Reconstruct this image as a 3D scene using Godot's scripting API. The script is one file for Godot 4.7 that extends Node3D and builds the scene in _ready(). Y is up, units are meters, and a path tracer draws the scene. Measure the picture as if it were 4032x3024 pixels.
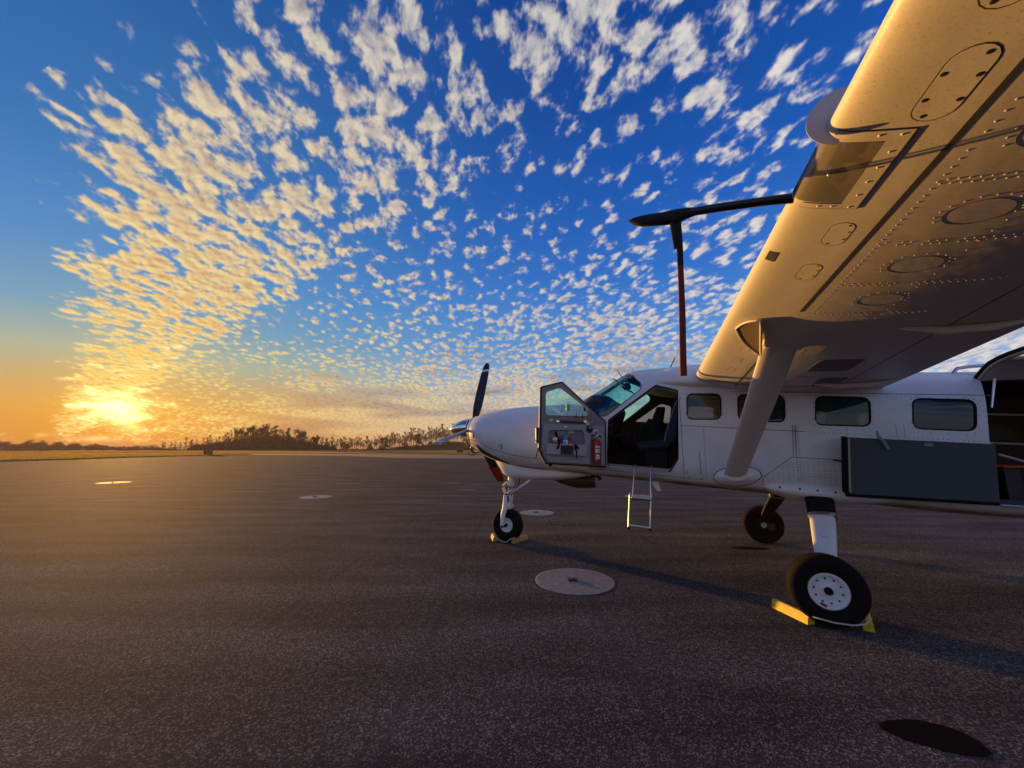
extends Node3D
# A parked single-engine airplane on an apron at sunset. World: y up, metres; the photographer stands at (0, 1.66, 0) looking along -z.

const SUN_AZ := -45.6
const SUN_EL := 3.2
const SKY_W := 4096
const SKY_H := 2048

var used := {}
var M := {}
var rng := RandomNumberGenerator.new()
var sky_rows := []
var n_cell: FastNoiseLite
var n_fine: FastNoiseLite
var n_low: FastNoiseLite
var n_warp: FastNoiseLite
var n_mid: FastNoiseLite

func _ready() -> void:
	rng.seed = 7
	# --- camera
	var cam := Camera3D.new()
	cam.name = "camera"
	cam.fov = 90.46
	cam.near = 0.05
	cam.far = 6000.0
	cam.position = Vector3(0, 1.66, 0)
	cam.rotation = Vector3(deg_to_rad(9.648), 0, 0)
	add_child(cam)
	cam.current = true
	# --- sky, exposure
	var env := Environment.new()
	env.background_mode = Environment.BG_SKY
	env.sky = make_sky()
	env.background_energy_multiplier = 0.62
	env.tonemap_mode = Environment.TONE_MAPPER_LINEAR
	env.tonemap_exposure = 1.62
	env.fog_enabled = true
	env.fog_density = 0.00035
	env.fog_light_color = Color(1.0, 0.86, 0.68)
	env.sdfgi_enabled = true
	env.ssao_enabled = true
	env.ssil_enabled = true
	var we := WorldEnvironment.new()
	we.name = "environment"
	we.environment = env
	add_child(we)
	# --- sun
	var sun := DirectionalLight3D.new()
	sun.name = "sun"
	sun.light_color = Color(1.0, 0.73, 0.35)
	sun.light_energy = 1.6
	sun.light_angular_distance = 0.6
	sun.shadow_enabled = true
	add_child(sun)
	var az := deg_to_rad(SUN_AZ)
	var el := deg_to_rad(SUN_EL)
	var to_sun := Vector3(sin(az) * cos(el), sin(el), -cos(az) * cos(el))
	sun.look_at_from_position(to_sun * 50.0, Vector3.ZERO, Vector3.UP)
	# --- scene
	make_materials()
	build_ground()
	build_far_field()
	build_airplane()
	build_loose_things()

# ------------------------------------------------------------------ sky
func srgb(r: float, g: float, b: float) -> Vector3:
	var c := Color(r / 255.0, g / 255.0, b / 255.0).srgb_to_linear()
	return Vector3(c.r, c.g, c.b)

func table(t: Array, x: float) -> Vector3:
	for i in range(1, t.size()):
		if x <= t[i][0]:
			var k: float = (x - t[i - 1][0]) / (t[i][0] - t[i - 1][0])
			return (t[i - 1][1] as Vector3).lerp(t[i][1], clampf(k, 0.0, 1.0))
	return t[-1][1]

func noise(freq: float, octaves: int, sd: int, kind := FastNoiseLite.TYPE_SIMPLEX_SMOOTH) -> FastNoiseLite:
	var n := FastNoiseLite.new()
	n.noise_type = kind
	n.frequency = freq
	n.seed = sd
	n.fractal_type = FastNoiseLite.FRACTAL_FBM if octaves > 1 else FastNoiseLite.FRACTAL_NONE
	n.fractal_octaves = octaves
	n.fractal_gain = 0.5
	return n

var far_tab := []
var sun_tab := []
var anti_lut := PackedVector3Array()
var far_lut := PackedVector3Array()
var sun_lut := PackedVector3Array()

func make_sky() -> Sky:
	far_tab = [[-1.0, srgb(205, 195, 165)], [1.0, srgb(205, 195, 165)], [3.0, srgb(190, 195, 190)], [6.0, srgb(150, 180, 205)], [10.0, srgb(112, 165, 216)], [15.0, srgb(78, 142, 212)], [25.0, srgb(35, 106, 196)], [35.0, srgb(12, 86, 176)], [45.0, srgb(2, 70, 154)], [60.0, srgb(0, 60, 138)], [90.0, srgb(0, 52, 125)]]
	sun_tab = [[-1.0, srgb(214, 118, 30)], [1.0, srgb(224, 142, 38)], [4.0, srgb(222, 160, 66)], [7.0, srgb(198, 168, 108)], [10.0, srgb(168, 178, 152)], [14.0, srgb(116, 162, 186)], [20.0, srgb(84, 144, 198)], [30.0, srgb(58, 118, 182)], [45.0, srgb(36, 94, 162)], [60.0, srgb(10, 70, 145)], [90.0, srgb(0, 54, 128)]]
	var anti_tab := [[-1.0, srgb(178, 182, 196)], [2.0, srgb(182, 190, 208)], [6.0, srgb(160, 182, 216)], [12.0, srgb(116, 162, 218)], [22.0, srgb(56, 122, 204)], [35.0, srgb(14, 90, 182)], [50.0, srgb(0, 70, 152)], [90.0, srgb(0, 52, 125)]]
	for i in 1025:
		var e := asin(i / 1024.0)
		far_lut.append(table(far_tab, rad_to_deg(e)))
		anti_lut.append(table(anti_tab, rad_to_deg(e)))
		sun_lut.append(table(sun_tab, rad_to_deg(e)))
	n_cell = noise(1.0, 1, 11, FastNoiseLite.TYPE_CELLULAR)
	n_cell.cellular_return_type = FastNoiseLite.RETURN_DISTANCE
	n_cell.cellular_jitter = 1.0
	n_fine = noise(1.1, 5, 5)
	n_fine.fractal_gain = 0.62
	n_low = noise(0.55, 3, 23)
	n_warp = noise(1.1, 2, 31)
	n_mid = noise(0.35, 2, 41)
	sky_rows.resize(SKY_H)
	var task := WorkerThreadPool.add_group_task(sky_row, SKY_H, 4, true)
	WorkerThreadPool.wait_for_group_task_completion(task)
	var all := PackedFloat32Array()
	for r in sky_rows:
		all.append_array(r)
	sky_rows.clear()
	var im := Image.create_from_data(SKY_W, SKY_H, false, Image.FORMAT_RGBF, all.to_byte_array())
	var m := PanoramaSkyMaterial.new()
	m.panorama = ImageTexture.create_from_image(im)
	var s := Sky.new()
	s.sky_material = m
	return s

func sky_row(j: int) -> void:
	var row := PackedFloat32Array()
	row.resize(SKY_W * 3)
	var elev := (0.5 - (j + 0.5) / SKY_H) * PI
	if elev <= 0.0:
		for i in SKY_W:
			row[i * 3] = 0.115
			row[i * 3 + 1] = 0.092
			row[i * 3 + 2] = 0.075
		sky_rows[j] = row
		return
	var sy := sin(elev)
	var cy := cos(elev)
	var edeg := rad_to_deg(elev)
	var saz := deg_to_rad(SUN_AZ)
	var sel := deg_to_rad(3.9)
	var sd := Vector3(sin(saz) * cos(sel), sin(sel), -cos(saz) * cos(sel))
	var c_far := far_lut[int(sy * 1024.0)]
	var c_anti := anti_lut[int(sy * 1024.0)]
	var c_sun := sun_lut[int(sy * 1024.0)]
	var r0 := cy / maxf(sy + 0.012, 0.001)
	var comp := 1.0 / (1.0 + 0.09 * r0)
	for i in SKY_W:
		var az := wrapf((i + 0.5) / SKY_W * TAU, -PI, PI)
		var dx := sin(az) * cy
		var dz := cos(az) * cy
		var g := rad_to_deg(acos(clampf(dx * sd.x + sy * sd.y - dz * sd.z, -1.0, 1.0)))
		var daz := rad_to_deg(absf(wrapf(az - saz, -PI, PI)))
		var ws := exp(-pow(daz / 38.0, 2.0))
		var back := smoothstep(48.0, 105.0, daz)
		var c := c_far.lerp(c_sun, ws).lerp(c_anti, back)
		# the glow round the sun
		var glow := exp(-g / 5.0)
		var rag := 1.0 + 0.9 * n_mid.get_noise_2d(rad_to_deg(az) * 0.55, edeg * 1.9)
		c += Vector3(0.42, 0.20, 0.02) * glow + Vector3(2.2, 1.6, 0.6) * exp(-pow(g * rag / 1.5, 2.0))
		# clouds on a flat layer
		var px := dx / maxf(sy + 0.012, 0.001)
		var pz := dz / maxf(sy + 0.012, 0.001)
		var side := px * 0.643 + pz * 0.766
		var dens := smoothstep(-0.22, 0.22, side + 0.2 * n_warp.get_noise_2d(px * 0.9, pz * 0.9 + 40.0))
		var prof := 0.84
		if side > 0.5:
			prof = lerpf(0.82, 0.40, smoothstep(0.62, 1.0, side))
			prof = lerpf(prof, 0.60, smoothstep(1.6, 2.8, side))
			prof = lerpf(prof, 0.78, smoothstep(2.6, 5.0, side))
		elif side < -0.8:
			dens = smoothstep(-0.8, -2.0, side)
			prof = 0.62
		prof *= dens
		# upper left stays sparse and wispy
		prof *= lerpf(1.0, 0.74, smoothstep(22.0, 36.0, edeg) * smoothstep(25.0, -10.0, rad_to_deg(az)))
		prof += 0.09 * n_low.get_noise_2d(px * 0.8, pz * 0.8) * dens
		if edeg < 3.2:
			prof *= smoothstep(0.3, 3.2, edeg) * 0.4 + 0.6
		var cov := 0.0
		var lit := 0.0
		if prof > 0.12:
			var q := comp
			# turned a little, so that the rows of cloudlets run away to the upper left
			var rx := (px * 0.97 + pz * 0.26) * q
			var rz := (-px * 0.26 + pz * 0.97) * q
			var wx := n_warp.get_noise_2d(rx * 3.4, rz * 3.4)
			var wz := n_warp.get_noise_2d(rx * 3.4 + 77.0, rz * 3.4)
			var ax := rx * 13.5 + wx * 0.16
			var az2 := rz * 9.4 + wz * 0.16
			var f := n_fine.get_noise_2d(ax, az2)
			var cell := -n_cell.get_noise_2d(ax, az2)
			var v := 0.75 * cell + 0.62 * f + 0.20 * n_low.get_noise_2d(rx * 3.0 + 9.0, rz * 2.2)
			var thr := 0.90 - 1.02 * prof
			cov = smoothstep(thr - 0.03, thr + 0.42, v)
			if cov > 0.0:
				# how fast the cloud thins out towards the sun: the bright side
				var f2 := n_fine.get_noise_2d(ax - 0.22, az2 + 0.18)
				lit = clampf(0.80 + 0.9 * (f - f2) - 0.75 * (v - thr - 0.25), 0.0, 1.0)
				var bands := 1.0 - smoothstep(7.0, 20.0, edeg)
				lit = clampf(lit - bands * 0.75 * maxf(0.0, n_mid.get_noise_2d(rad_to_deg(az) * 0.16 + 3.0, edeg * 0.85) + 0.08) * 2.0 * smoothstep(6.0, 16.0, g), 0.0, 1.0)
				var thin := smoothstep(0.0, 0.5, cov)
				var near := exp(-pow(g / 24.0, 1.5))
				var low := 1.0 - smoothstep(5.0, 22.0, edeg)
				var hi := srgb(206, 203, 200).lerp(srgb(236, 212, 165), exp(-pow(g / 38.0, 2.0)))
				hi = hi.lerp(srgb(246, 214, 150), low * 0.55 * (1.0 - back))
				hi = hi.lerp(srgb(255, 222, 128), near)
				var lo := srgb(118, 130, 158).lerp(srgb(142, 134, 136), exp(-pow(g / 40.0, 2.0)))
				lo = lo.lerp(srgb(150, 140, 130), low * 0.7 * (1.0 - back))
				lo = lo.lerp(srgb(214, 146, 62), near)
				hi = hi.lerp(srgb(236, 228, 220), back)
				lo = lo.lerp(srgb(172, 178, 194), back)
				var cc := lo.lerp(hi, lit)
				cc += Vector3(2.6, 1.95, 0.9) * exp(-pow(g * rag / 2.1, 2.0)) * (0.45 + 0.55 * lit) + Vector3(0.35, 0.2, 0.02) * exp(-g / 8.0)
				c = c.lerp(cc, cov * lerpf(0.75, 0.96, thin))
		row[i * 3] = c.x
		row[i * 3 + 1] = c.y
		row[i * 3 + 2] = c.z
	sky_rows[j] = row

# ------------------------------------------------------------------ materials
func noise_tex(freq: float, kind: int, octaves: int, sd: int, lo: Color, hi: Color, size := 512, as_normal := 0.0, mid := -1.0) -> NoiseTexture2D:
	var n := FastNoiseLite.new()
	n.noise_type = kind
	n.frequency = freq
	n.seed = sd
	n.fractal_octaves = octaves
	n.fractal_type = FastNoiseLite.FRACTAL_FBM if octaves > 1 else FastNoiseLite.FRACTAL_NONE
	n.cellular_return_type = FastNoiseLite.RETURN_CELL_VALUE
	var t := NoiseTexture2D.new()
	t.width = size
	t.height = size
	t.seamless = true
	t.normalize = true
	t.noise = n
	if as_normal > 0.0:
		n.cellular_return_type = FastNoiseLite.RETURN_DISTANCE
		t.as_normal_map = true
		t.bump_strength = as_normal
	else:
		var g := Gradient.new()
		g.set_color(0, lo)
		g.set_color(1, hi)
		if mid > 0.0:
			g.add_point(mid, lo.lerp(hi, 0.15))
		t.color_ramp = g
	return t

func mat(name_: String, r: float, g: float, b: float, rough := 0.6, metal := 0.0) -> StandardMaterial3D:
	var m := StandardMaterial3D.new()
	m.resource_name = name_
	m.albedo_color = Color(r, g, b).linear_to_srgb()
	m.roughness = rough
	m.metallic = metal
	M[name_] = m
	return m

func world_map(m: StandardMaterial3D, scale: float) -> void:
	m.uv1_triplanar = true
	m.uv1_world_triplanar = true
	m.uv1_scale = Vector3(scale, scale, scale)

func make_materials() -> void:
	var S := FastNoiseLite.TYPE_SIMPLEX_SMOOTH
	var C := FastNoiseLite.TYPE_CELLULAR
	# asphalt: pale and dark grains in dark binder, with wide worn patches over them
	var m := mat("asphalt", 0.335, 0.33, 0.35, 0.95)
	m.metallic_specular = 0.12
	m.albedo_texture = noise_tex(0.16, C, 1, 3, Color(0.46, 0.45, 0.45), Color(1.0, 0.97, 0.94), 1024, 0.0, 0.60)
	m.normal_enabled = true
	m.normal_texture = noise_tex(0.16, C, 1, 3, Color.BLACK, Color.WHITE, 1024, 7.0)
	m.normal_scale = 0.4
	world_map(m, 0.62)
	m.detail_enabled = true
	m.detail_blend_mode = BaseMaterial3D.BLEND_MODE_MUL
	m.detail_uv_layer = BaseMaterial3D.DETAIL_UV_2
	m.detail_albedo = noise_tex(0.012, S, 5, 8, Color(0.66, 0.65, 0.66), Color(1.0, 1.0, 1.0), 1024)
	m.uv2_triplanar = true
	m.uv2_world_triplanar = true
	m.uv2_scale = Vector3(0.022, 0.055, 0.095)
	m = mat("old_asphalt", 0.20, 0.19, 0.185, 0.9)
	m.metallic_specular = 0.25
	m.albedo_texture = noise_tex(0.02, S, 4, 18, Color(0.78, 0.77, 0.76), Color(1, 1, 1), 512)
	world_map(m, 0.02)
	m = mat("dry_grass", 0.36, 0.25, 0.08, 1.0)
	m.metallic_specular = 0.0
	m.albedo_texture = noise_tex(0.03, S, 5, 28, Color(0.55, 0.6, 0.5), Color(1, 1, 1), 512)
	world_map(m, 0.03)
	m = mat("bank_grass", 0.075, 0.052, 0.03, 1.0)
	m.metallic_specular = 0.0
	m = mat("concrete", 0.27, 0.265, 0.26, 0.75)
	m.albedo_texture = noise_tex(0.02, S, 5, 38, Color(0.8, 0.8, 0.8), Color(1, 1, 1), 512)
	m.normal_enabled = true
	m.normal_texture = noise_tex(0.05, S, 4, 39, Color.BLACK, Color.WHITE, 512, 2.0)
	m.normal_scale = 0.35
	world_map(m, 0.8)
	mat("tar_joint", 0.008, 0.008, 0.009, 0.75)
	m = mat("oil_stain", 0.010, 0.009, 0.008, 0.95)
	m.metallic_specular = 0.1
	m = mat("damp_patch", 0.06, 0.052, 0.05, 0.9)
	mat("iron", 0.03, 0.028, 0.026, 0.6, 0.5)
	# paint
	m = mat("white_paint", 0.80, 0.805, 0.81, 0.36)
	m.albedo_texture = noise_tex(0.008, S, 5, 50, Color(0.90, 0.895, 0.885), Color(1, 1, 1), 512)
	m.normal_enabled = true
	m.normal_texture = noise_tex(0.006, S, 2, 51, Color.BLACK, Color.WHITE, 512, 3.0)
	m.normal_scale = 0.10
	world_map(m, 0.55)
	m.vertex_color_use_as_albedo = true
	# wing skin: the same paint, with bug marks and grime
	m = mat("wing_paint", 0.72, 0.70, 0.66, 0.42)
	m.albedo_texture = noise_tex(0.085, S, 3, 60, Color(1, 1, 1), Color(0.50, 0.40, 0.30), 1024)
	var ramp := (m.albedo_texture as NoiseTexture2D).color_ramp
	ramp.add_point(0.66, Color(0.97, 0.955, 0.95))
	ramp.add_point(0.80, Color(0.90, 0.88, 0.85))
	ramp.add_point(0.88, Color(0.70, 0.62, 0.52))
	m.normal_enabled = true
	m.normal_texture = noise_tex(0.010, S, 3, 61, Color.BLACK, Color.WHITE, 512, 4.0)
	m.normal_scale = 0.16
	world_map(m, 0.9)
	m.vertex_color_use_as_albedo = true
	mat("clean_white", 0.78, 0.78, 0.78, 0.4)
	mat("seam", 0.13, 0.12, 0.115, 0.7)
	mat("lap_seal", 0.055, 0.05, 0.045, 0.8)
	mat("grime", 0.14, 0.105, 0.07, 0.8)
	mat("screw_dark", 0.02, 0.017, 0.015, 0.6)
	mat("rivet_metal", 0.8, 0.76, 0.70, 0.35)
	m = mat("black_rubber", 0.006, 0.006, 0.0065, 0.8)
	m.metallic_specular = 0.3
	m = mat("tyre_rubber", 0.007, 0.0066, 0.0066, 0.85)
	m.metallic_specular = 0.25
	mat("black_plastic", 0.012, 0.012, 0.013, 0.5)
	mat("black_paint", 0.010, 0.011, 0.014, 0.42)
	mat("blade_grey", 0.20, 0.20, 0.21, 0.42)
	mat("chrome", 0.72, 0.70, 0.68, 0.14, 1.0)
	mat("aluminium", 0.62, 0.63, 0.65, 0.32, 1.0)
	mat("fence_metal", 0.42, 0.42, 0.43, 0.55, 0.2)
	mat("leg_paint", 0.70, 0.71, 0.72, 0.4)
	mat("strut_metal", 0.42, 0.41, 0.39, 0.38, 0.6)
	mat("exhaust_steel", 0.13, 0.075, 0.05, 0.55, 0.6)
	mat("soot_and_shade", 0.01, 0.009, 0.009, 0.9)  # black for exhaust soot and for painted shade in the intake
	mat("red_vinyl", 0.26, 0.012, 0.010, 0.55)
	mat("red_ribbon", 0.17, 0.03, 0.022, 0.85)
	mat("cover_black", 0.012, 0.011, 0.011, 0.85)
	m = mat("chock_yellow", 0.88, 0.64, 0.02, 0.5)
	m.albedo_texture = noise_tex(0.03, S, 4, 71, Color(0.72, 0.68, 0.62), Color(1, 1, 1), 256)
	world_map(m, 3.0)
	m = mat("chock_faded", 0.50, 0.40, 0.12, 0.7)
	m.albedo_texture = M["chock_yellow"].albedo_texture
	world_map(m, 3.0)
	mat("rope", 0.55, 0.50, 0.42, 0.9)
	mat("door_trim_upper", 0.24, 0.215, 0.18, 0.6)
	mat("door_trim_lower", 0.30, 0.32, 0.33, 0.55)
	mat("door_tray", 0.36, 0.37, 0.37, 0.5)
	mat("door_recess", 0.17, 0.18, 0.19, 0.6)
	mat("edge_cream", 0.42, 0.34, 0.22, 0.5)
	mat("brown_leather", 0.10, 0.045, 0.028, 0.5)
	mat("lining_dark", 0.035, 0.026, 0.02, 0.85)
	mat("headliner", 0.075, 0.05, 0.034, 0.9)
	mat("cabin_carpet", 0.007, 0.007, 0.007, 0.98)
	mat("seat_navy", 0.012, 0.018, 0.04, 0.8)
	mat("seat_black", 0.008, 0.008, 0.009, 0.85)
	mat("piping", 0.5, 0.46, 0.40, 0.6)
	mat("olive_panel", 0.06, 0.065, 0.04, 0.5)
	mat("panel_grey", 0.05, 0.055, 0.058, 0.6)
	mat("cargo_door_panel", 0.045, 0.056, 0.062, 0.7)
	mat("label_white", 0.75, 0.75, 0.74, 0.5)
	mat("label_blue", 0.03, 0.12, 0.38, 0.5)
	mat("label_grey", 0.22, 0.22, 0.22, 0.6)
	mat("cap_blue", 0.02, 0.20, 0.50, 0.45)
	mat("bottle_white", 0.70, 0.72, 0.74, 0.4)
	mat("amber", 0.50, 0.22, 0.04, 0.3)
	mat("extinguisher_red", 0.42, 0.012, 0.010, 0.32)
	mat("orange_plastic", 0.62, 0.06, 0.02, 0.5)
	mat("decal_red", 0.20, 0.015, 0.02, 0.5)
	mat("sign_yellow", 0.65, 0.42, 0.03, 0.5)
	mat("sign_black", 0.015, 0.015, 0.017, 0.6)
	mat("sign_red", 0.30, 0.012, 0.012, 0.5)
	mat("bark", 0.045, 0.032, 0.024, 0.95)
	m = mat("twigs", 0.055, 0.036, 0.026, 0.95)
	m = mat("grass_blades", 0.42, 0.30, 0.09, 0.9)
	m.backlight_enabled = true
	m.backlight = Color(0.66, 0.55, 0.21)
	m.metallic_specular = 0.1
	m = mat("oak_leaves", 0.075, 0.035, 0.014, 0.9)
	m.backlight_enabled = true
	m.backlight = Color(0.12, 0.06, 0.02)
	m = mat("pine_needles", 0.025, 0.032, 0.014, 0.9)
	m = mat("thicket_leaves", 0.050, 0.032, 0.018, 0.95)
	# glass
	m = mat("tint_glass", 0.42, 0.83, 0.84, 0.0)
	m.refraction_enabled = true
	m.refraction_scale = 0.05
	m.transparency = BaseMaterial3D.TRANSPARENCY_ALPHA
	m.albedo_color.a = 0.0
	m = mat("cabin_glass", 0.015, 0.035, 0.035, 0.05)
	m.transparency = BaseMaterial3D.TRANSPARENCY_ALPHA
	m.albedo_color.a = 0.74
	m = mat("dark_cabin_glass", 0.012, 0.028, 0.028, 0.05)
	m.transparency = BaseMaterial3D.TRANSPARENCY_ALPHA
	m.albedo_color.a = 0.90
	m = mat("lens", 0.26, 0.24, 0.21, 0.2)
	m.transparency = BaseMaterial3D.TRANSPARENCY_ALPHA
	m.albedo_color.a = 0.68

# ------------------------------------------------------------------ mesh helpers
func V(x: float, y: float, z: float) -> Vector3:      # airplane axes: forward, left, up
	return Vector3(x, z, -y)

func ST() -> SurfaceTool:
	var st := SurfaceTool.new()
	st.begin(Mesh.PRIMITIVE_TRIANGLES)
	return st

func numbered(n: String) -> String:
	if not used.has(n):
		used[n] = 0
		return n
	used[n] += 1
	return "%s_%03d" % [n, used[n]]

func put(called: String, st: SurfaceTool, m: String, parent: Node = self, gen := true) -> MeshInstance3D:
	if gen:
		st.generate_normals()
	var o := MeshInstance3D.new()
	o.mesh = st.commit()
	o.material_override = M[m]
	if parent == self:
		o.name = numbered(called)
		add_child(o)
	else:
		o.name = called
		if parent.has_node(NodePath(called)):
			var k := 1
			while parent.has_node(NodePath("%s_%03d" % [called, k])):
				k += 1
			o.name = "%s_%03d" % [called, k]
		parent.add_child(o)
	return o

func again(o: MeshInstance3D, called: String, xf: Transform3D, parent: Node) -> MeshInstance3D:
	var c := MeshInstance3D.new()
	c.mesh = o.mesh
	c.material_override = o.material_override
	var k := 1
	while parent.has_node(NodePath("%s_%03d" % [called, k])):
		k += 1
	c.name = "%s_%03d" % [called, k]
	c.transform = xf
	parent.add_child(c)
	return c

func thing(called: String, label: String, category: String, at := Transform3D(), group := "") -> Node3D:
	var o := Node3D.new()
	o.name = numbered(called)
	o.transform = at
	add_child(o)
	return tag(o, label, category, group)

func tag(o: Node3D, label: String, category: String, group := "") -> Node3D:
	o.set_meta("label", label)
	o.set_meta("category", category)
	if group:
		o.set_meta("group", group)
	return o

func structure(o: Node3D, label := "") -> Node3D:
	o.set_meta("kind", "structure")
	if label:
		o.set_meta("label", label)
	return o

func sub(called: String, parent: Node, xf := Transform3D()) -> Node3D:
	var o := Node3D.new()
	o.name = called
	var k := 1
	while parent.has_node(NodePath(String(o.name))):
		o.name = "%s_%03d" % [called, k]
		k += 1
	o.transform = xf
	parent.add_child(o)
	return o

func tri(st: SurfaceTool, a: Vector3, b: Vector3, c: Vector3, na: Vector3, nb: Vector3, nc: Vector3) -> void:
	if (b - a).cross(c - a).dot(na + nb + nc) > 0.0:
		st.set_normal(na); st.add_vertex(a)
		st.set_normal(nc); st.add_vertex(c)
		st.set_normal(nb); st.add_vertex(b)
	else:
		st.set_normal(na); st.add_vertex(a)
		st.set_normal(nb); st.add_vertex(b)
		st.set_normal(nc); st.add_vertex(c)

func ftri(st: SurfaceTool, a: Vector3, b: Vector3, c: Vector3, out: Vector3) -> void:
	if (b - a).cross(c - a).dot(out) > 0.0:
		st.add_vertex(a); st.add_vertex(c); st.add_vertex(b)
	else:
		st.add_vertex(a); st.add_vertex(b); st.add_vertex(c)

func loft(st: SurfaceTool, rings: Array, caps := true, closed := true, group := 1) -> void:
	var total := 0.0
	var n: int = rings[0].size()
	var last := n if closed else n - 1
	for i in rings.size() - 1:
		var cen := Vector3.ZERO
		for p in rings[i]:
			cen += p
		cen /= n
		for k in last:
			var a: Vector3 = rings[i][k]
			var b: Vector3 = rings[i][(k + 1) % n]
			var c: Vector3 = rings[i + 1][k]
			var d: Vector3 = rings[i + 1][(k + 1) % n]
			total += (b - a + (d - c)).cross(c - a + (d - b)).dot((a + b + c + d) * 0.25 - cen)
	st.set_smooth_group(group)
	for i in rings.size() - 1:
		for k in last:
			var a: Vector3 = rings[i][k]
			var b: Vector3 = rings[i][(k + 1) % n]
			var c: Vector3 = rings[i + 1][k]
			var d: Vector3 = rings[i + 1][(k + 1) % n]
			if total > 0.0:
				st.add_vertex(a); st.add_vertex(c); st.add_vertex(b)
				st.add_vertex(b); st.add_vertex(c); st.add_vertex(d)
			else:
				st.add_vertex(a); st.add_vertex(b); st.add_vertex(c)
				st.add_vertex(b); st.add_vertex(d); st.add_vertex(c)
	if caps:
		st.set_smooth_group(-1)
		for e in [0, rings.size() - 1]:
			var cen := Vector3.ZERO
			for p in rings[e]:
				cen += p
			cen /= n
			var inner := Vector3.ZERO
			var other: int = 1 if e == 0 else e - 1
			for p in rings[other]:
				inner += p
			inner /= n
			for k in n:
				ftri(st, cen, rings[e][k], rings[e][(k + 1) % n], cen - inner)

func frame_along(d: Vector3, hint := Vector3.UP) -> Basis:
	var z := d.normalized()
	if absf(z.dot(hint)) > 0.97:
		hint = Vector3.RIGHT
	var x := hint.cross(z).normalized()
	return Basis(x, z.cross(x), z)

func tube(st: SurfaceTool, pts: Array, rad: Variant, segs := 10, flat := Vector2(1, 1), hint := Vector3.UP, caps := true, closed_path := false) -> void:
	var rings := []
	var n := pts.size()
	for i in n:
		var d: Vector3
		if closed_path:
			d = pts[(i + 1) % n] - pts[(i + n - 1) % n]
		else:
			d = pts[mini(i + 1, n - 1)] - pts[maxi(i - 1, 0)]
		var b := frame_along(d, hint)
		var r: float = rad[i] if rad is Array else rad
		var ring := PackedVector3Array()
		for k in segs:
			var t := TAU * k / segs
			ring.append(pts[i] + b.x * cos(t) * r * flat.x + b.y * sin(t) * r * flat.y)
		rings.append(ring)
	if closed_path:
		rings.append(rings[0])
	loft(st, rings, caps and not closed_path)

func lathe(st: SurfaceTool, prof: Array, xf: Transform3D, segs := 32, caps := true, sharp := false) -> void:
	# profile of (radius, height) turned round the local y axis
	var rings := []
	for p in prof:
		var ring := PackedVector3Array()
		for k in segs:
			var t := TAU * k / segs
			ring.append(xf * Vector3(cos(t) * p[0], p[1], sin(t) * p[0]))
		rings.append(ring)
	if sharp:
		for i in rings.size() - 1:
			loft(st, [rings[i], rings[i + 1]], false, true, i + 2)
		if caps:
			st.set_smooth_group(-1)
			for e in [0, rings.size() - 1]:
				var cen: Vector3 = xf * Vector3(0, prof[e][1], 0)
				var other: Vector3 = xf * Vector3(0, prof[1 if e == 0 else e - 1][1], 0)
				var out := cen - other
				if out.length() < 1e-5:
					out = xf.basis.y * (-1.0 if e == 0 else 1.0)
				for k in segs:
					ftri(st, cen, rings[e][k], rings[e][(k + 1) % segs], out)
	else:
		loft(st, rings, caps)

func bbox(st: SurfaceTool, xf: Transform3D, size: Vector3, bev := 0.004) -> void:
	bev = minf(bev, minf(size.x, minf(size.y, size.z)) * 0.45)
	var h := size * 0.5
	st.set_smooth_group(-1)
	var axes := [Vector3.RIGHT, Vector3.UP, Vector3.BACK]
	for a in 3:
		for s in [-1.0, 1.0]:
			var u: Vector3 = axes[(a + 1) % 3]
			var w: Vector3 = axes[(a + 2) % 3]
			var c: Vector3 = axes[a] * h[a] * s
			var uu := u * (h[(a + 1) % 3] - bev)
			var ww := w * (h[(a + 2) % 3] - bev)
			quad(st, xf, c - uu - ww, c + uu - ww, c + uu + ww, c - uu + ww, axes[a] * s)
	for a in 3:
		var b := (a + 1) % 3
		var c := (a + 2) % 3
		for s in [-1.0, 1.0]:
			for t in [-1.0, 1.0]:
				var ea: Vector3 = axes[a]
				var eb: Vector3 = axes[b]
				var ec: Vector3 = axes[c]
				var len_ := ec * (h[c] - bev)
				var p: Vector3 = ea * h[a] * s + eb * (h[b] - bev) * t
				var q: Vector3 = ea * (h[a] - bev) * s + eb * h[b] * t
				quad(st, xf, p - len_, q - len_, q + len_, p + len_, ea * s + eb * t)
	for sx in [-1.0, 1.0]:
		for sy in [-1.0, 1.0]:
			for sz in [-1.0, 1.0]:
				var d := Vector3(sx, sy, sz)
				ftri(st, xf * (d * Vector3(h.x, h.y - bev, h.z - bev)), xf * (d * Vector3(h.x - bev, h.y, h.z - bev)), xf * (d * Vector3(h.x - bev, h.y - bev, h.z)), xf.basis * d)

func quad(st: SurfaceTool, xf: Transform3D, a: Vector3, b: Vector3, c: Vector3, d: Vector3, out: Vector3) -> void:
	var o := xf.basis * out
	ftri(st, xf * a, xf * b, xf * c, o)
	ftri(st, xf * a, xf * c, xf * d, o)

func T(o: Vector3, x := Vector3.RIGHT, y := Vector3.UP) -> Transform3D:
	x = x.normalized()
	var z := x.cross(y).normalized()
	return Transform3D(Basis(x, z.cross(x).normalized(), z), o)

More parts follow.
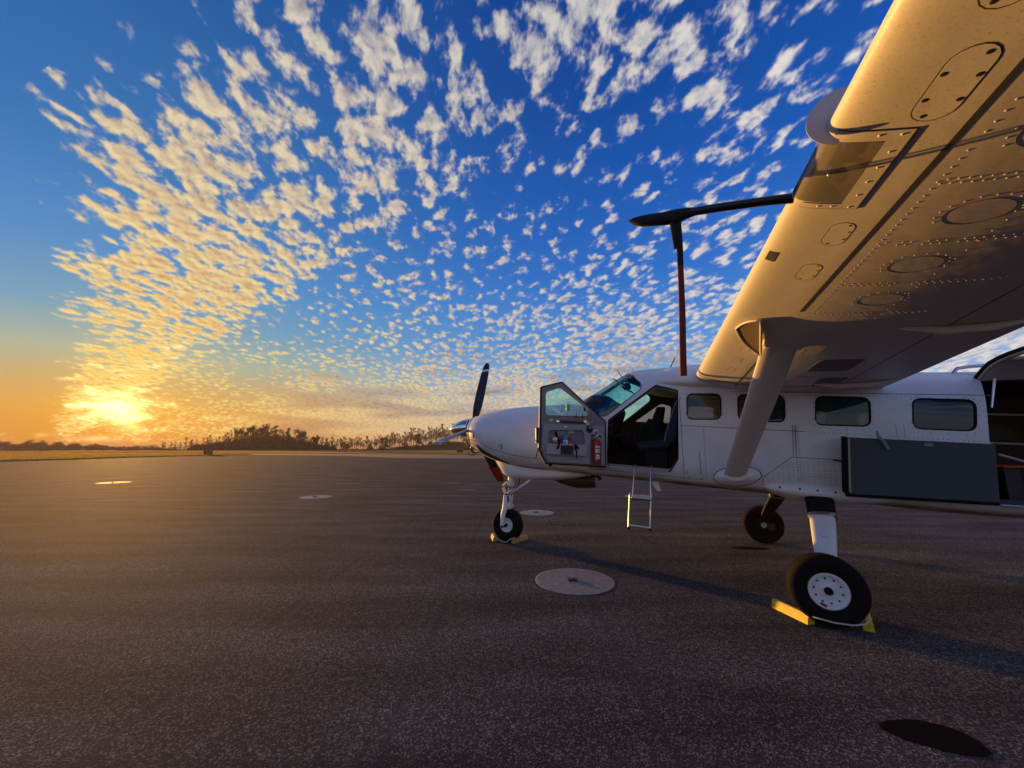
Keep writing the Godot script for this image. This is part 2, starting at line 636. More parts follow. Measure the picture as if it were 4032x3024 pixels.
func rounded(pts: Array, r: float, n := 4) -> PackedVector2Array:
	var out := PackedVector2Array()
	var m := pts.size()
	for i in m:
		var p: Vector2 = pts[i]
		var a: Vector2 = pts[(i + m - 1) % m]
		var b: Vector2 = pts[(i + 1) % m]
		var rr := minf(r, minf(p.distance_to(a), p.distance_to(b)) * 0.45)
		var p0 := p + (a - p).normalized() * rr
		var p1 := p + (b - p).normalized() * rr
		for k in n + 1:
			var t := float(k) / n
			out.append(p0.lerp(p, t).lerp(p.lerp(p1, t), t))
	return out

func flat_poly(st: SurfaceTool, poly: PackedVector2Array, xf: Transform3D, z: float, out: Vector3) -> void:
	var idx := Geometry2D.triangulate_polygon(poly)
	st.set_smooth_group(-1)
	var o := xf.basis * out
	for i in range(0, idx.size(), 3):
		ftri(st, xf * Vector3(poly[idx[i]].x, poly[idx[i]].y, z), xf * Vector3(poly[idx[i + 1]].x, poly[idx[i + 1]].y, z), xf * Vector3(poly[idx[i + 2]].x, poly[idx[i + 2]].y, z), o)

func walls(st: SurfaceTool, poly: PackedVector2Array, xf: Transform3D, z0: float, z1: float, outward := 1.0) -> void:
	st.set_smooth_group(-1)
	var sgn := 1.0 if not Geometry2D.is_polygon_clockwise(poly) else -1.0
	for i in poly.size():
		var a := poly[i]
		var b := poly[(i + 1) % poly.size()]
		var e := b - a
		var o := xf.basis * Vector3(e.y, -e.x, 0) * sgn * outward
		ftri(st, xf * Vector3(a.x, a.y, z0), xf * Vector3(b.x, b.y, z0), xf * Vector3(b.x, b.y, z1), o)
		ftri(st, xf * Vector3(a.x, a.y, z0), xf * Vector3(b.x, b.y, z1), xf * Vector3(a.x, a.y, z1), o)

# a plate of an outline in local xy, from z0 to z1, with an optional hole
func plate(st: SurfaceTool, poly: PackedVector2Array, xf: Transform3D, z0: float, z1: float, hole := PackedVector2Array()) -> void:
	var pieces: Array = [poly]
	if hole.size():
		pieces = []
		var cx := 0.0
		for p in hole:
			cx += p.x / hole.size()
		for half in [PackedVector2Array([Vector2(-99, -99), Vector2(cx, -99), Vector2(cx, 99), Vector2(-99, 99)]), PackedVector2Array([Vector2(cx, -99), Vector2(99, -99), Vector2(99, 99), Vector2(cx, 99)])]:
			for piece in Geometry2D.intersect_polygons(poly, half):
				pieces.append_array(Geometry2D.clip_polygons(piece, hole))
		walls(st, hole, xf, z0, z1, -1.0)
	for piece in pieces:
		flat_poly(st, piece, xf, z0, Vector3(0, 0, signf(z0 - z1)))
		flat_poly(st, piece, xf, z1, Vector3(0, 0, signf(z1 - z0)))
	walls(st, poly, xf, z0, z1)

func outline_tube(st: SurfaceTool, poly: PackedVector2Array, xf: Transform3D, z: float, r: float, segs := 6) -> void:
	var pts := []
	for p in poly:
		pts.append(xf * Vector3(p.x, p.y, z))
	tube(st, pts, r, segs, Vector2(1, 1), xf.basis.z, false, true)

# writing: a flat relief of letters
func letters(text: String, height: float, m: String, called: String, parent: Node, xf: Transform3D) -> MeshInstance3D:
	var tm := TextMesh.new()
	tm.text = text
	var f := SystemFont.new()
	f.font_names = PackedStringArray(["Droid Sans"])
	tm.font = f
	tm.font_size = 64
	tm.pixel_size = height / 46.0
	tm.depth = 0.002
	tm.curve_step = 2.0
	var o := MeshInstance3D.new()
	o.mesh = tm
	o.material_override = M[m]
	o.name = called
	o.transform = xf
	parent.add_child(o, true)
	return o

# ------------------------------------------------------------------ the ground
var outlines := {}

func sheet(called: String, pts: Array, y: float, m: String, label := "") -> MeshInstance3D:
	var st := ST()
	var poly := PackedVector2Array()
	for p in pts:
		poly.append(Vector2(p[0], p[1]))
	var idx := Geometry2D.triangulate_polygon(poly)
	outlines[called if not outlines.has(called) else called + "_001"] = poly
	st.set_smooth_group(-1)
	for i in range(0, idx.size(), 3):
		ftri(st, Vector3(poly[idx[i]].x, y, poly[idx[i]].y), Vector3(poly[idx[i + 1]].x, y, poly[idx[i + 1]].y), Vector3(poly[idx[i + 2]].x, y, poly[idx[i + 2]].y), Vector3.UP)
	var o := put(called, st, m)
	structure(o, label)
	return o

func blob(cx: float, cz: float, rx: float, rz: float, turn: float, wob: float, n := 40) -> Array:
	var out := []
	var ph := rng.randf() * 10.0
	for i in n:
		var t := TAU * i / n
		var k := 1.0 + wob * (sin(t * 3.0 + ph) * 0.5 + sin(t * 7.0 + ph * 2.0) * 0.3 + rng.randf_range(-0.2, 0.2))
		var p := Vector2(cos(t) * rx * k, sin(t) * rz * k).rotated(turn)
		out.append([cx + p.x, cz + p.y])
	return out

func build_ground() -> void:
	sheet("ground", [[-3000, 400], [3000, 400], [3000, -3000], [-3000, -3000]], -0.03, "dry_grass", "golden dry grass field round the airport pavement")
	sheet("apron", [[-69, 120], [-68.6, -52], [-68.8, -60], [-73.4, -72], [-75, -86], [-73.6, -110], [-60, -103], [-41, -94], [-20.6, -71.5], [-7.3, -67], [70, -63], [160, -60], [160, 120]], 0.0, "asphalt", "wide coarse asphalt apron")
	sheet("taxiway", [[-73.6, -110], [-104, -142], [-59, -135], [-44, -150], [-30, -126], [-6, -112], [60, -106], [160, -100], [160, -60], [70, -63], [-7.3, -67], [-20.6, -71.5], [-41, -94], [-60, -103]], -0.008, "old_asphalt", "paler taxiway strip beyond the apron")
	sheet("taxiway", [[-73.6, -110], [-104, -142], [-190, -166], [-420, -192], [-420, -164], [-190, -134], [-112, -118]], -0.014, "old_asphalt", "paler taxiway leading off to the left")
	sheet("runway", [[-900, -330], [900, -330], [900, -362], [-900, -362]], -0.018, "old_asphalt", "distant runway seen as a thin pale line")
	# round concrete tie-down pads
	var P := [
		[0.80, -5.22, 0.50, "big round concrete tie-down pad nearest the camera, with a dark iron anchor"],
		[0.66, -10.46, 0.45, "pale sunlit round concrete pad just behind the nose wheel"],
		[4.48, -13.95, 0.48, "round concrete pad seen through the lower half of the boarding ladder"],
		[-19.8, -19.5, 0.62, "round concrete pad far off under the sun, gleaming yellow"],
		[-6.83, -13.74, 0.52, "grey round concrete pad out on the empty apron, left of the airplane"]]
	for p in P:
		var t := thing("tiedown_pad", p[3], "concrete pad", Transform3D(Basis(), Vector3(p[0], 0, p[1])), "round tie-down pads in the apron")
		var st := ST()
		var ring := PackedVector2Array()
		for q in blob(0, 0, p[2] * 1.06, p[2] * 1.06, 0, 0.025, 48):
			ring.append(Vector2(q[0], q[1]))
		flat_poly(st, ring, T(Vector3(0, 0.002, 0), Vector3.RIGHT, Vector3.FORWARD), 0, Vector3(0, 0, 1))
		put("tar_joint", st, "tar_joint", t)
		st = ST()
		lathe(st, [[p[2], 0.0005], [p[2], 0.0035], [p[2] * 0.985, 0.0045]], Transform3D(), 56)
		put("slab", st, "concrete", t)
		st = ST()
		for s in [-1.0, 1.0]:
			bbox(st, T(Vector3(-0.03 + 0.035 * s, 0.013, 0.0)), Vector3(0.055, 0.012, 0.11), 0.003)
		tube(st, [Vector3(-0.06, 0.016, 0.03), Vector3(-0.03, 0.035, 0.03), Vector3(0.0, 0.016, 0.03)], 0.008, 6)
		put("anchor", st, "iron", t)
	# stains
	var near_stain := [[2.215, -2.60], [2.24, -2.645], [2.33, -2.675], [2.43, -2.685], [2.52, -2.68], [2.58, -2.65], [2.64, -2.615], [2.675, -2.56], [2.68, -2.48], [2.65, -2.41], [2.58, -2.39], [2.49, -2.40], [2.40, -2.43], [2.33, -2.475], [2.26, -2.52]]
	tag(sheet("oil_stain", near_stain, 0.003, "oil_stain"), "long black oil stain on the asphalt nearest the camera, right of the middle", "stain")
	var S := [[-1.81, -16.07, 0.46, 0.26, "dark oval patch on the apron left of the propeller"], [-2.9, -19.4, 0.3, 0.22, "faint small dark patch, farthest left of the patches near the propeller"], [-1.66, -18.4, 0.25, 0.2, "small dark patch behind the larger oval one near the propeller"], [4.02, -6.82, 0.30, 0.10, "dark stain on the asphalt beside the far main wheel"], [-20.9, -14.9, 0.25, 0.1, "small dark mark on the apron near the sun glare"]]
	for s in S:
		var o := sheet("oil_stain", blob(s[0], s[1], s[2], s[3], 0.1, 0.12), 0.003, "damp_patch" if s[1] < -10 else "oil_stain")
		o.remove_meta("kind")
		tag(o, s[4], "stain")
	(get_node("oil_stain") as Node3D).remove_meta("kind")
	for s in S.size():
		get_node("oil_stain_%03d" % (s + 1)).remove_meta("kind")

# ------------------------------------------------------------------ far field
func polar(az: float, dist: float, y := 0.0) -> Vector3:
	return Vector3(sin(deg_to_rad(az)) * dist, y, -cos(deg_to_rad(az)) * dist)

func mound_height(az: float, dist: float) -> float:
	var a := 3.6 * exp(-pow((az + 33.0) / 5.0, 2.0)) * exp(-pow((dist - 430.0) / 60.0, 2.0))
	var b := 7.0 * smoothstep(-22.0, -7.0, az) * smoothstep(305.0, 345.0, dist) * (1.0 - smoothstep(60.0, 75.0, az))
	return a + b

func mound(called: String, az0: float, az1: float, d0: float, d1: float, label: String) -> void:
	var st := ST()
	st.set_smooth_group(1)
	var na := 60
	var nd := 10
	for i in na:
		for j in nd:
			var q := []
			for k in [[0, 0], [1, 0], [1, 1], [0, 1]]:
				var a: float = lerpf(az0, az1, float(i + k[0]) / na)
				var d: float = lerpf(d0, d1, float(j + k[1]) / nd)
				q.append(polar(a, d, mound_height(a, d) - 0.06 + 0.15 * sin(a * 3.1 + d * 0.07)))
			ftri(st, q[0], q[1], q[2], Vector3.UP)
			ftri(st, q[0], q[2], q[3], Vector3.UP)
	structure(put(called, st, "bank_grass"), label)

func limb(st: SurfaceTool, a: Vector3, b: Vector3, ra: float, rb: float, segs := 4) -> void:
	tube(st, [a, b], [ra, rb], segs, Vector2(1, 1), Vector3.UP, false)

func sliver(st: SurfaceTool, a: Vector3, b: Vector3, w: float) -> void:
	var d := (b - a).normalized()
	var s := d.cross(Vector3(rng.randf_range(-1, 1), rng.randf_range(-1, 1), rng.randf_range(-1, 1))).normalized() * w
	st.add_vertex(a - s); st.add_vertex(a + s); st.add_vertex(b)

func leaf(st: SurfaceTool, p: Vector3, r: float) -> void:
	var u := Vector3(rng.randf_range(-1, 1), rng.randf_range(-1, 1), rng.randf_range(-1, 1)).normalized()
	var w := u.cross(Vector3(rng.randf_range(-1, 1), rng.randf_range(-1, 1), rng.randf_range(-1, 1))).normalized()
	st.add_vertex(p + u * r); st.add_vertex(p - u * r * 0.5 + w * r); st.add_vertex(p - u * r * 0.4 - w * r)

func grow(wood: SurfaceTool, twig: SurfaceTool, a: Vector3, d: Vector3, length: float, r: float, depth: int, lean: float) -> void:
	var b := a + d * length
	limb(wood, a, b, r, r * 0.66, 5 if depth > 2 else 3)
	if depth == 1 or depth == 2:
		for i in 5:
			var e0 := b - d * length * rng.randf()
			sliver(twig, e0, e0 + (d * 0.6 + Vector3(rng.randf_range(-1, 1), rng.randf_range(0.0, 1.0), rng.randf_range(-1, 1)) * 0.9).normalized() * rng.randf_range(0.8, 2.0), 0.026)
	if depth == 0:
		for i in 7:
			var e := b - d * length * rng.randf()
			sliver(twig, e, e + (d + Vector3(rng.randf_range(-1, 1), rng.randf_range(-0.3, 0.8), rng.randf_range(-1, 1)) * 0.8).normalized() * rng.randf_range(0.6, 1.5), 0.026)
		return
	var kids := 3 if depth > 1 else 3
	for i in kids:
		var t := TAU * (i + rng.randf() * 0.7) / kids + depth
		var side := frame_along(d)
		var spread := lean * rng.randf_range(0.65, 1.25) if i > 0 else lean * 0.25
		var nd := (d + (side.x * cos(t) + side.y * sin(t)) * spread + Vector3(0, 0.14, 0)).normalized()
		grow(wood, twig, a + d * length * (1.0 if i == 0 else rng.randf_range(0.55, 1.0)), nd, length * rng.randf_range(0.62, 0.86), r * 0.6, depth - 1, lean)

func tree_proto(kind: String, v: int) -> Node3D:
	var t := Node3D.new()
	var wood := ST()
	var crown := ST()
	wood.set_smooth_group(1)
	crown.set_smooth_group(-1)
	var cm := "twigs"
	if kind == "tall":         # a slim bare forest tree, branched high up
		var top := Vector3(rng.randf_range(-0.6, 0.6), 7.0, rng.randf_range(-0.6, 0.6))
		limb(wood, Vector3.ZERO, top, 0.22, 0.15, 6)
		limb(wood, top, top + Vector3(0.1, 5.6, 0.05), 0.15, 0.04, 5)
		for i in 22:
			var h := rng.randf_range(2.4, 12.2)
			var a := i * 2.4 + rng.randf()
			grow(wood, crown, Vector3(top.x * minf(h / 7.0, 1.0), h, top.z * minf(h / 7.0, 1.0)), Vector3(cos(a) * 0.8, 1.0, sin(a) * 0.8).normalized(), lerpf(2.0, 0.7, (h - 2.4) / 9.8), 0.06, 1 if i % 3 else 2, 0.4)
	elif kind == "spreading":  # a bare tree with a broad fan of limbs
		limb(wood, Vector3.ZERO, Vector3(0.1, 4.2, 0), 0.38, 0.26, 7)
		for i in 6:
			var a := TAU * i / 6.0 * 2.6 + v
			grow(wood, crown, Vector3(0.1, 1.2 + 0.5 * i, 0), Vector3(cos(a) * 0.5, 1.0, sin(a) * 0.5).normalized(), 2.5, 0.17, 3 if i < 2 else 4, 0.30)
	elif kind == "oak":        # low and round, still holding brown leaves
		cm = "oak_leaves"
		limb(wood, Vector3.ZERO, Vector3(0, 2.2, 0), 0.34, 0.25, 6)
		for i in 26:
			var a := rng.randf() * TAU
			var rr := sqrt(rng.randf()) * 3.6
			var c := Vector3(cos(a) * rr, 2.2 + rng.randf() * 5.0 * (1.0 - rr / 6.0), sin(a) * rr)
			limb(wood, Vector3(0, 1.6 + rng.randf(), 0), c, 0.09, 0.03, 3)
			for k in 75:
				leaf(crown, c + Vector3(rng.randfn(), rng.randfn() * 0.7, rng.randfn()) * 0.72, rng.randf_range(0.12, 0.26))
	elif kind == "pine":       # tall, with uneven flat tiers
		cm = "pine_needles"
		limb(wood, Vector3.ZERO, Vector3(0.2, 13.0, 0), 0.3, 0.06, 6)
		for i in 17:
			var h := 4.5 + i * 0.52 + rng.randf_range(-0.2, 0.2)
			var reach := lerpf(3.0, 0.7, (h - 4.5) / 9.0) * rng.randf_range(0.5, 1.2)
			var a := rng.randf() * TAU
			var e := Vector3(cos(a) * reach, h + reach * 0.12, sin(a) * reach)
			limb(wood, Vector3(0.1, h - 0.3, 0), e, 0.06, 0.02, 3)
			for k in 90:
				var f := rng.randf_range(0.35, 1.1)
				leaf(crown, Vector3(e.x * f, lerpf(h, e.y, f), e.z * f) + Vector3(rng.randfn(), rng.randfn() * 0.35, rng.randfn()) * 0.5, rng.randf_range(0.12, 0.24))
	put("trunk", wood, "bark", t)
	put("crown", crown, cm, t)
	return t

func plant(proto: Node3D, called: String, label: String, group: String, at: Vector3, s: float, turn: float) -> void:
	var t := proto.duplicate() as Node3D
	t.name = numbered(called)
	t.position = at
	t.rotation.y = turn
	t.scale = Vector3(s, s * rng.randf_range(0.92, 1.08), s)
	add_child(t)
	tag(t, label, "tree", group)

func build_far_field() -> void:
	mound("hill", -47.0, -22.0, 350.0, 520.0, "low dark hill under the woods in the middle distance")
	mound("bank", -24.0, 78.0, 296.0, 420.0, "brown grassy bank rising behind the airplane nose")
	var st := ST()
	st.set_smooth_group(1)
	for i in 40:
		for s in 2:
			var a0 := lerpf(-47.5, -37.0, i / 40.0)
			var a1 := lerpf(-47.5, -37.0, (i + 1) / 40.0)
			var h0 := 26.0 * (0.5 + 0.3 * sin(a0 * 1.7) + 0.2 * sin(a0 * 4.1 + 1.0))
			var h1 := 26.0 * (0.5 + 0.3 * sin(a1 * 1.7) + 0.2 * sin(a1 * 4.1 + 1.0))
			var p := [polar(a0, 2400), polar(a1, 2400), polar(a1, 2600, h1), polar(a0, 2600, h0)] if s == 0 else [polar(a0, 2600, h0), polar(a1, 2600, h1), polar(a1, 2800), polar(a0, 2800)]
			ftri(st, p[0], p[1], p[2], Vector3.UP)
			ftri(st, p[0], p[2], p[3], Vector3.UP)
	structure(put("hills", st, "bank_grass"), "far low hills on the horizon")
	rng.seed = 42
	var tall := []
	var spread := []
	var oak := []
	var pine := []
	for v in 4:
		tall.append(tree_proto("tall", v))
	for v in 3:
		spread.append(tree_proto("spreading", v))
	for v in 3:
		oak.append(tree_proto("oak", v))
	for v in 2:
		pine.append(tree_proto("pine", v))
	var g_mid := "trees of the woods in the middle distance"
	var g_right := "trees along the bank behind the airplane nose"
	var g_left := "trees of the far low line on the left"
	# the dark woods on the hill: big ones first
	for q in [[-31.7, 408.0, 1.55, 0], [-30.3, 410.0, 1.3, 1]]:
		plant(pine[q[3]], "pine_tree", ["tallest dark pine on top of the wooded hill", "second, lower pine right of the tallest one on the wooded hill"][q[3]], g_mid, polar(q[0], q[1], mound_height(q[0], q[1]) - 0.2), q[2], q[3] * 2.0)
	var fans := [[-35.3, 1.3, "leftmost big bare tree on the wooded hill, with a fan of limbs"], [-34.2, 1.45, "big bare tree with dense upswept limbs, left of the tallest pine"], [-33.0, 1.4, "bare tree with upswept limbs standing next to the tallest pine"], [-28.6, 1.42, "lone tall bare tree with a thin round crown right of the pines"], [-27.0, 1.1, "bare tree half hidden in oaks at the right foot of the wooded hill"]]
	for i in fans.size():
		var q: Array = fans[i]
		plant(spread[i % 3], "bare_tree", q[2], g_mid, polar(q[0], 404.0 + i, mound_height(q[0], 404.0) - 0.2), q[1] * 1.18, i * 1.3)
	for i in 64:
		var az := lerpf(-39.5, -25.4, (i + rng.randf()) / 64.0)
		var d := rng.randf_range(385.0, 440.0)
		var k := clampf(1.75 - absf(az + 31.8) * 0.14, 0.6, 1.65)
		plant(oak[i % 3], "oak_tree", "brown leafed low tree among the dark woods on the hill", g_mid, polar(az, d, mound_height(az, d) - 0.3), k * rng.randf_range(0.8, 1.1), rng.randf() * 6.0)
	for i in 44:
		var az := lerpf(-42.5, -25.5, (i + rng.randf()) / 44.0)
		var d := rng.randf_range(395.0, 450.0)
		var k := clampf(1.42 - absf(az + 32.0) * 0.085, 0.5, 1.4)
		plant(tall[i % 4], "bare_tree", "slim bare tree rising out of the woods on the hill", g_mid, polar(az, d, mound_height(az, d) - 0.3), k * rng.randf_range(0.8, 1.1), rng.randf() * 6.0)
	# the thin row to the right, up the bank and on behind the airplane
	for i in 130:
		var az := lerpf(-26.0, -3.0, (i + rng.randf()) / 130.0)
		var d := rng.randf_range(340.0, 385.0)
		var k := lerpf(0.72, 1.12, smoothstep(-26.0, -10.0, az)) * rng.randf_range(0.7, 1.2)
		plant(tall[i % 4], "bare_tree", "slim bare tree in the thin row right of the woods", g_right, polar(az, d, mound_height(az, d) - 0.2), k, rng.randf() * 6.0)
	for i in 13:
		var az := lerpf(-25.0, -3.0, (i + rng.randf()) / 13.0)
		var d := rng.randf_range(338.0, 370.0)
		plant(oak[i % 3], "oak_tree", "brown leafed tree low in the thin row right of the woods", g_right, polar(az, d, mound_height(az, d) - 0.2), rng.randf_range(0.5, 0.95), rng.randf() * 6.0)
	plant(spread[1], "bare_tree", "taller bare tree with a broad crown in the middle of the thin row", g_right, polar(-18.4, 338.0, mound_height(-18.4, 338.0)), 1.0, 0.4)
	plant(spread[2], "bare_tree", "bare broad tree left of the propeller, above the thin row", g_right, polar(-13.9, 346.0, mound_height(-13.9, 346.0)), 0.95, 2.4)
	for i in 60:
		var az := lerpf(-3.0, 75.0, (i + rng.randf()) / 60.0)
		var d := rng.randf_range(338.0, 380.0)
		var is_oak := i % 3 == 0
		plant(oak[i % 3] if is_oak else tall[i % 4], "oak_tree" if is_oak else "bare_tree", "brown leafed tree on the bank behind the airplane" if is_oak else "bare tree on the bank behind the airplane", g_right, polar(az, d, mound_height(az, d) - 0.2), rng.randf_range(0.8, 1.1), rng.randf() * 6.0)
	# the far line on the left, under the sun
	for i in 84:
		var az := lerpf(-62.0, -42.4, (i + rng.randf()) / 84.0)
		var k := lerpf(1.35, 0.6, smoothstep(-51.0, -43.0, az)) * rng.randf_range(0.6, 1.2)
		var is_oak := true
		plant(oak[i % 3] if is_oak else spread[i % 3], "oak_tree" if is_oak else "bare_tree", "round distant tree in the low line left of the sun" if is_oak else "bare distant tree in the low line left of the sun", g_left, polar(az, rng.randf_range(640.0, 720.0)), k, rng.randf() * 6.0)
	for a in [tall, spread, oak, pine]:
		for t in a:
			t.free()
	# scrub that fills the foot of the woods
	st = ST()
	st.set_smooth_group(-1)
	for k in 26:
		leaf(st, Vector3(rng.randfn() * 0.8, absf(rng.randfn()) * 0.8, rng.randfn() * 0.8), rng.randf_range(0.3, 0.6))
	st.generate_normals()
	var mm := MultiMesh.new()
	mm.transform_format = MultiMesh.TRANSFORM_3D
	mm.mesh = st.commit()
	mm.instance_count = 2600
	for i in mm.instance_count:
		var az := 0.0
		var d := 0.0
		var s := 1.0
		if i < 1300:
			az = -32.2 + clampf(rng.randfn(), -2.2, 2.2) * 3.4
			d = rng.randf_range(372.0, 430.0)
			s = rng.randf_range(1.0, 2.9) * clampf(1.35 - absf(az + 32.0) * 0.10, 0.4, 1.2)
		elif i < 2100:
			az = rng.randf_range(-26.0, 70.0)
			d = rng.randf_range(336.0, 350.0)
			s = rng.randf_range(0.5, 1.1)
		else:
			az = rng.randf_range(-62.0, -41.0)
			d = rng.randf_range(630.0, 660.0)
			s = rng.randf_range(0.9, 1.8)
		mm.set_instance_transform(i, Transform3D(Basis(Vector3.UP, rng.randf() * TAU).scaled(Vector3(s, s, s)), polar(az, d, mound_height(az, d))))
	var mi := MultiMeshInstance3D.new()
	mi.name = "scrub"
	mi.multimesh = mm
	mi.material_override = M["thicket_leaves"]
	mi.set_meta("kind", "stuff")
	mi.set_meta("label", "dark leafless scrub along the foot of the tree lines")
	add_child(mi)
	# dry grass, thick enough to glow against the sun
	st = ST()
	st.set_smooth_group(-1)
	for k in 9:
		var a := TAU * k / 9.0 + rng.randf()
		var c := Vector3(rng.randfn() * 0.22, 0, rng.randfn() * 0.22)
		var e := Vector3(cos(a), 0, sin(a)) * rng.randf_range(0.03, 0.07)
		var t := c + Vector3(rng.randf_range(-0.1, 0.1), rng.randf_range(0.16, 0.34), rng.randf_range(-0.1, 0.1))
		st.add_vertex(c - e); st.add_vertex(c + e); st.add_vertex(t)
	st.generate_normals()
	mm = MultiMesh.new()
	mm.transform_format = MultiMesh.TRANSFORM_3D
	mm.mesh = st.commit()
	var spots := []
	var roads := []
	for n in ["apron", "taxiway", "taxiway_001", "runway"]:
		roads.append(outlines[n])
	while spots.size() < 90000:
		var az := rng.randf_range(-62.0, 12.0)
		var d := 52.0 * pow(330.0 / 52.0, pow(rng.randf(), 0.8))
		var p := polar(az, d)
		var q := Vector2(p.x, p.z)
		var on_road := false
		for r in roads:
			if Geometry2D.is_point_in_polygon(q, r):
				on_road = true
				break
		if not on_road:
			spots.append(p)
	mm.instance_count = spots.size()
	for i in spots.size():
		var s: float = rng.randf_range(0.7, 1.3) * (1.0 + 0.004 * spots[i].length())
		mm.set_instance_transform(i, Transform3D(Basis(Vector3.UP, rng.randf() * TAU).scaled(Vector3(s, s * 0.8, s)), spots[i] - Vector3(0, 0.03, 0)))
	mi = MultiMeshInstance3D.new()
	mi.name = "grass"
	mi.multimesh = mm
	mi.material_override = M["grass_blades"]
	mi.set_meta("kind", "stuff")
	mi.set_meta("label", "golden dry grass glowing against the low sun")
	add_child(mi)
	# airfield signs
	airfield_sign("A", Vector3(-77.9, 0, -99.2), 1.85, 1.0, "sign_black", "sign_yellow", "black and yellow taxiway sign with a letter A at the left edge of the apron")
	airfield_sign("5-23", Vector3(-70.8, 0, -162.0), 2.9, 1.05, "sign_red", "label_white", "dark red airfield sign standing in the grass beyond the taxiway")
	airfield_sign("", Vector3(-20.1, 0, -149.4), 2.2, 0.95, "sign_black", "sign_black", "black backed airfield sign nearest the propeller")
	airfield_sign("", Vector3(-99.0, 0, -402.0), 2.6, 1.5, "sign_black", "sign_black", "small far black backed airfield sign left of the propeller blade")
	var L := [[-100.0, -303.0, 1.6, "white airfield light post in front of the thin tree row"], [-181.0, -240.0, 0.8, "small airfield light post in the grass below the wooded hill"], [-108.0, -128.0, 0.5, "low taxiway light left of the red sign"]]
	for l in L:
		var o := ST()
		lathe(o, [[0.12, 0.0], [0.12, 0.05], [0.04, 0.08], [0.04, l[2] * 0.7], [0.13, l[2] * 0.72], [0.16, l[2] * 0.9], [0.08, l[2]]], Transform3D(Basis(), Vector3(l[0], -0.03, l[1])), 10)
		tag(put("light_post", o, "label_white"), l[3], "light post", "small airfield light posts")

func airfield_sign(text: String, at: Vector3, w: float, h: float, face: String, ink: String, label: String) -> void:
	var look := Basis.looking_at(Vector3(at.x, 0, at.z).normalized(), Vector3.UP)
	var t := thing("airfield_sign", label, "sign", Transform3D(look, at + Vector3(0, -0.03, 0)), "airfield signs beyond the apron")
	var st := ST()
	bbox(st, T(Vector3(0, 0.22 + h * 0.5, 0)), Vector3(w, h, 0.24), 0.03)
	put("cabinet", st, face, t)
	for s in [-0.36, 0.36]:
		st = ST()
		lathe(st, [[0.09, 0.0], [0.09, 0.03], [0.04, 0.05], [0.04, 0.24]], Transform3D(Basis(), Vector3(w * s, 0, 0)), 8)
		put("leg", st, "aluminium", t)
	if text:
		letters(text, h * 0.72, ink, "lettering", t, Transform3D(Basis(), Vector3(-0.22 if text == "A" else 0.0, 0.22 + h * 0.5, 0.123)))
	if text == "A":
		st = ST()
		var fr := rounded([Vector2(-w * 0.48, -h * 0.46), Vector2(w * 0.48, -h * 0.46), Vector2(w * 0.48, h * 0.46), Vector2(-w * 0.48, h * 0.46)], 0.03)
		var inn := rounded([Vector2(-w * 0.45, -h * 0.40), Vector2(w * 0.45, -h * 0.40), Vector2(w * 0.45, h * 0.40), Vector2(-w * 0.45, h * 0.40)], 0.03)
		plate(st, fr, T(Vector3(0, 0.22 + h * 0.5, 0)), 0.121, 0.126, inn)
		put("border", st, ink, t)
		st = ST()
		var ar := PackedVector2Array([Vector2(0.18, -0.30), Vector2(0.52, 0.05), Vector2(0.52, -0.12), Vector2(0.62, -0.12), Vector2(0.62, 0.26), Vector2(0.24, 0.26), Vector2(0.24, 0.16), Vector2(0.42, 0.15), Vector2(0.10, -0.20)])
		plate(st, ar, T(Vector3(0, 0.22 + h * 0.5, 0)), 0.121, 0.126)
		put("arrow", st, ink, t)

# ------------------------------------------------------------------ the airplane
# fuselage stations: x, bottom, top, half width, height of greatest width, bottom and top exponents
const STATIONS := [
	[-7.6, 2.02, 2.42, 0.05, 2.25, 2.2, 2.2], [-6.0, 1.62, 2.50, 0.28, 2.08, 2.4, 2.4], [-4.6, 1.20, 2.53, 0.55, 1.92, 2.8, 2.8],
	[-3.3, 0.955, 2.545, 0.76, 1.78, 3.6, 3.2], [-2.4, 0.905, 2.555, 0.80, 1.70, 4.2, 3.4], [-1.6, 0.925, 2.60, 0.815, 1.70, 4.6, 3.6],
	[-0.6, 1.005, 2.72, 0.82, 1.73, 4.6, 3.8], [0.4, 1.075, 2.82, 0.82, 1.76, 4.6, 3.8], [1.2, 1.130, 2.91, 0.82, 1.79, 4.4, 3.8],
	[1.6, 1.165, 2.925, 0.82, 1.80, 4.2, 3.5], [1.85, 1.18, 2.915, 0.82, 1.81, 4.0, 3.3], [2.05, 1.195, 2.845, 0.815, 1.81, 3.8, 3.1],
	[2.3, 1.21, 2.70, 0.81, 1.82, 3.6, 3.0], [2.6, 1.235, 2.54, 0.80, 1.83, 3.4, 2.8], [2.8, 1.25, 2.455, 0.785, 1.84, 3.3, 2.7],
	[2.95, 1.255, 2.435, 0.775, 1.85, 3.2, 2.6], [3.3, 1.275, 2.435, 0.745, 1.86, 3.0, 2.5], [3.7, 1.30, 2.432, 0.70, 1.87, 2.8, 2.4],
	[4.1, 1.36, 2.42, 0.635, 1.90, 2.6, 2.3], [4.45, 1.44, 2.382, 0.56, 1.93, 2.4, 2.2], [4.7, 1.53, 2.345, 0.48, 1.96, 2.2, 2.1],
	[4.85, 1.61, 2.305, 0.41, 1.98, 2.1, 2.0], [4.93, 1.68, 2.27, 0.35, 2.0, 2.0, 2.0]]

func slope(k: int, c: int) -> float:
	var n := STATIONS.size()
	var d := func(i: int) -> float: return (STATIONS[i + 1][c] - STATIONS[i][c]) / (STATIONS[i + 1][0] - STATIONS[i][0])
	if k == 0:
		return d.call(0)
	if k == n - 1:
		return d.call(n - 2)
	var a: float = d.call(k - 1)
	var b: float = d.call(k)
	return 0.0 if a * b <= 0.0 else 2.0 * a * b / (a + b)

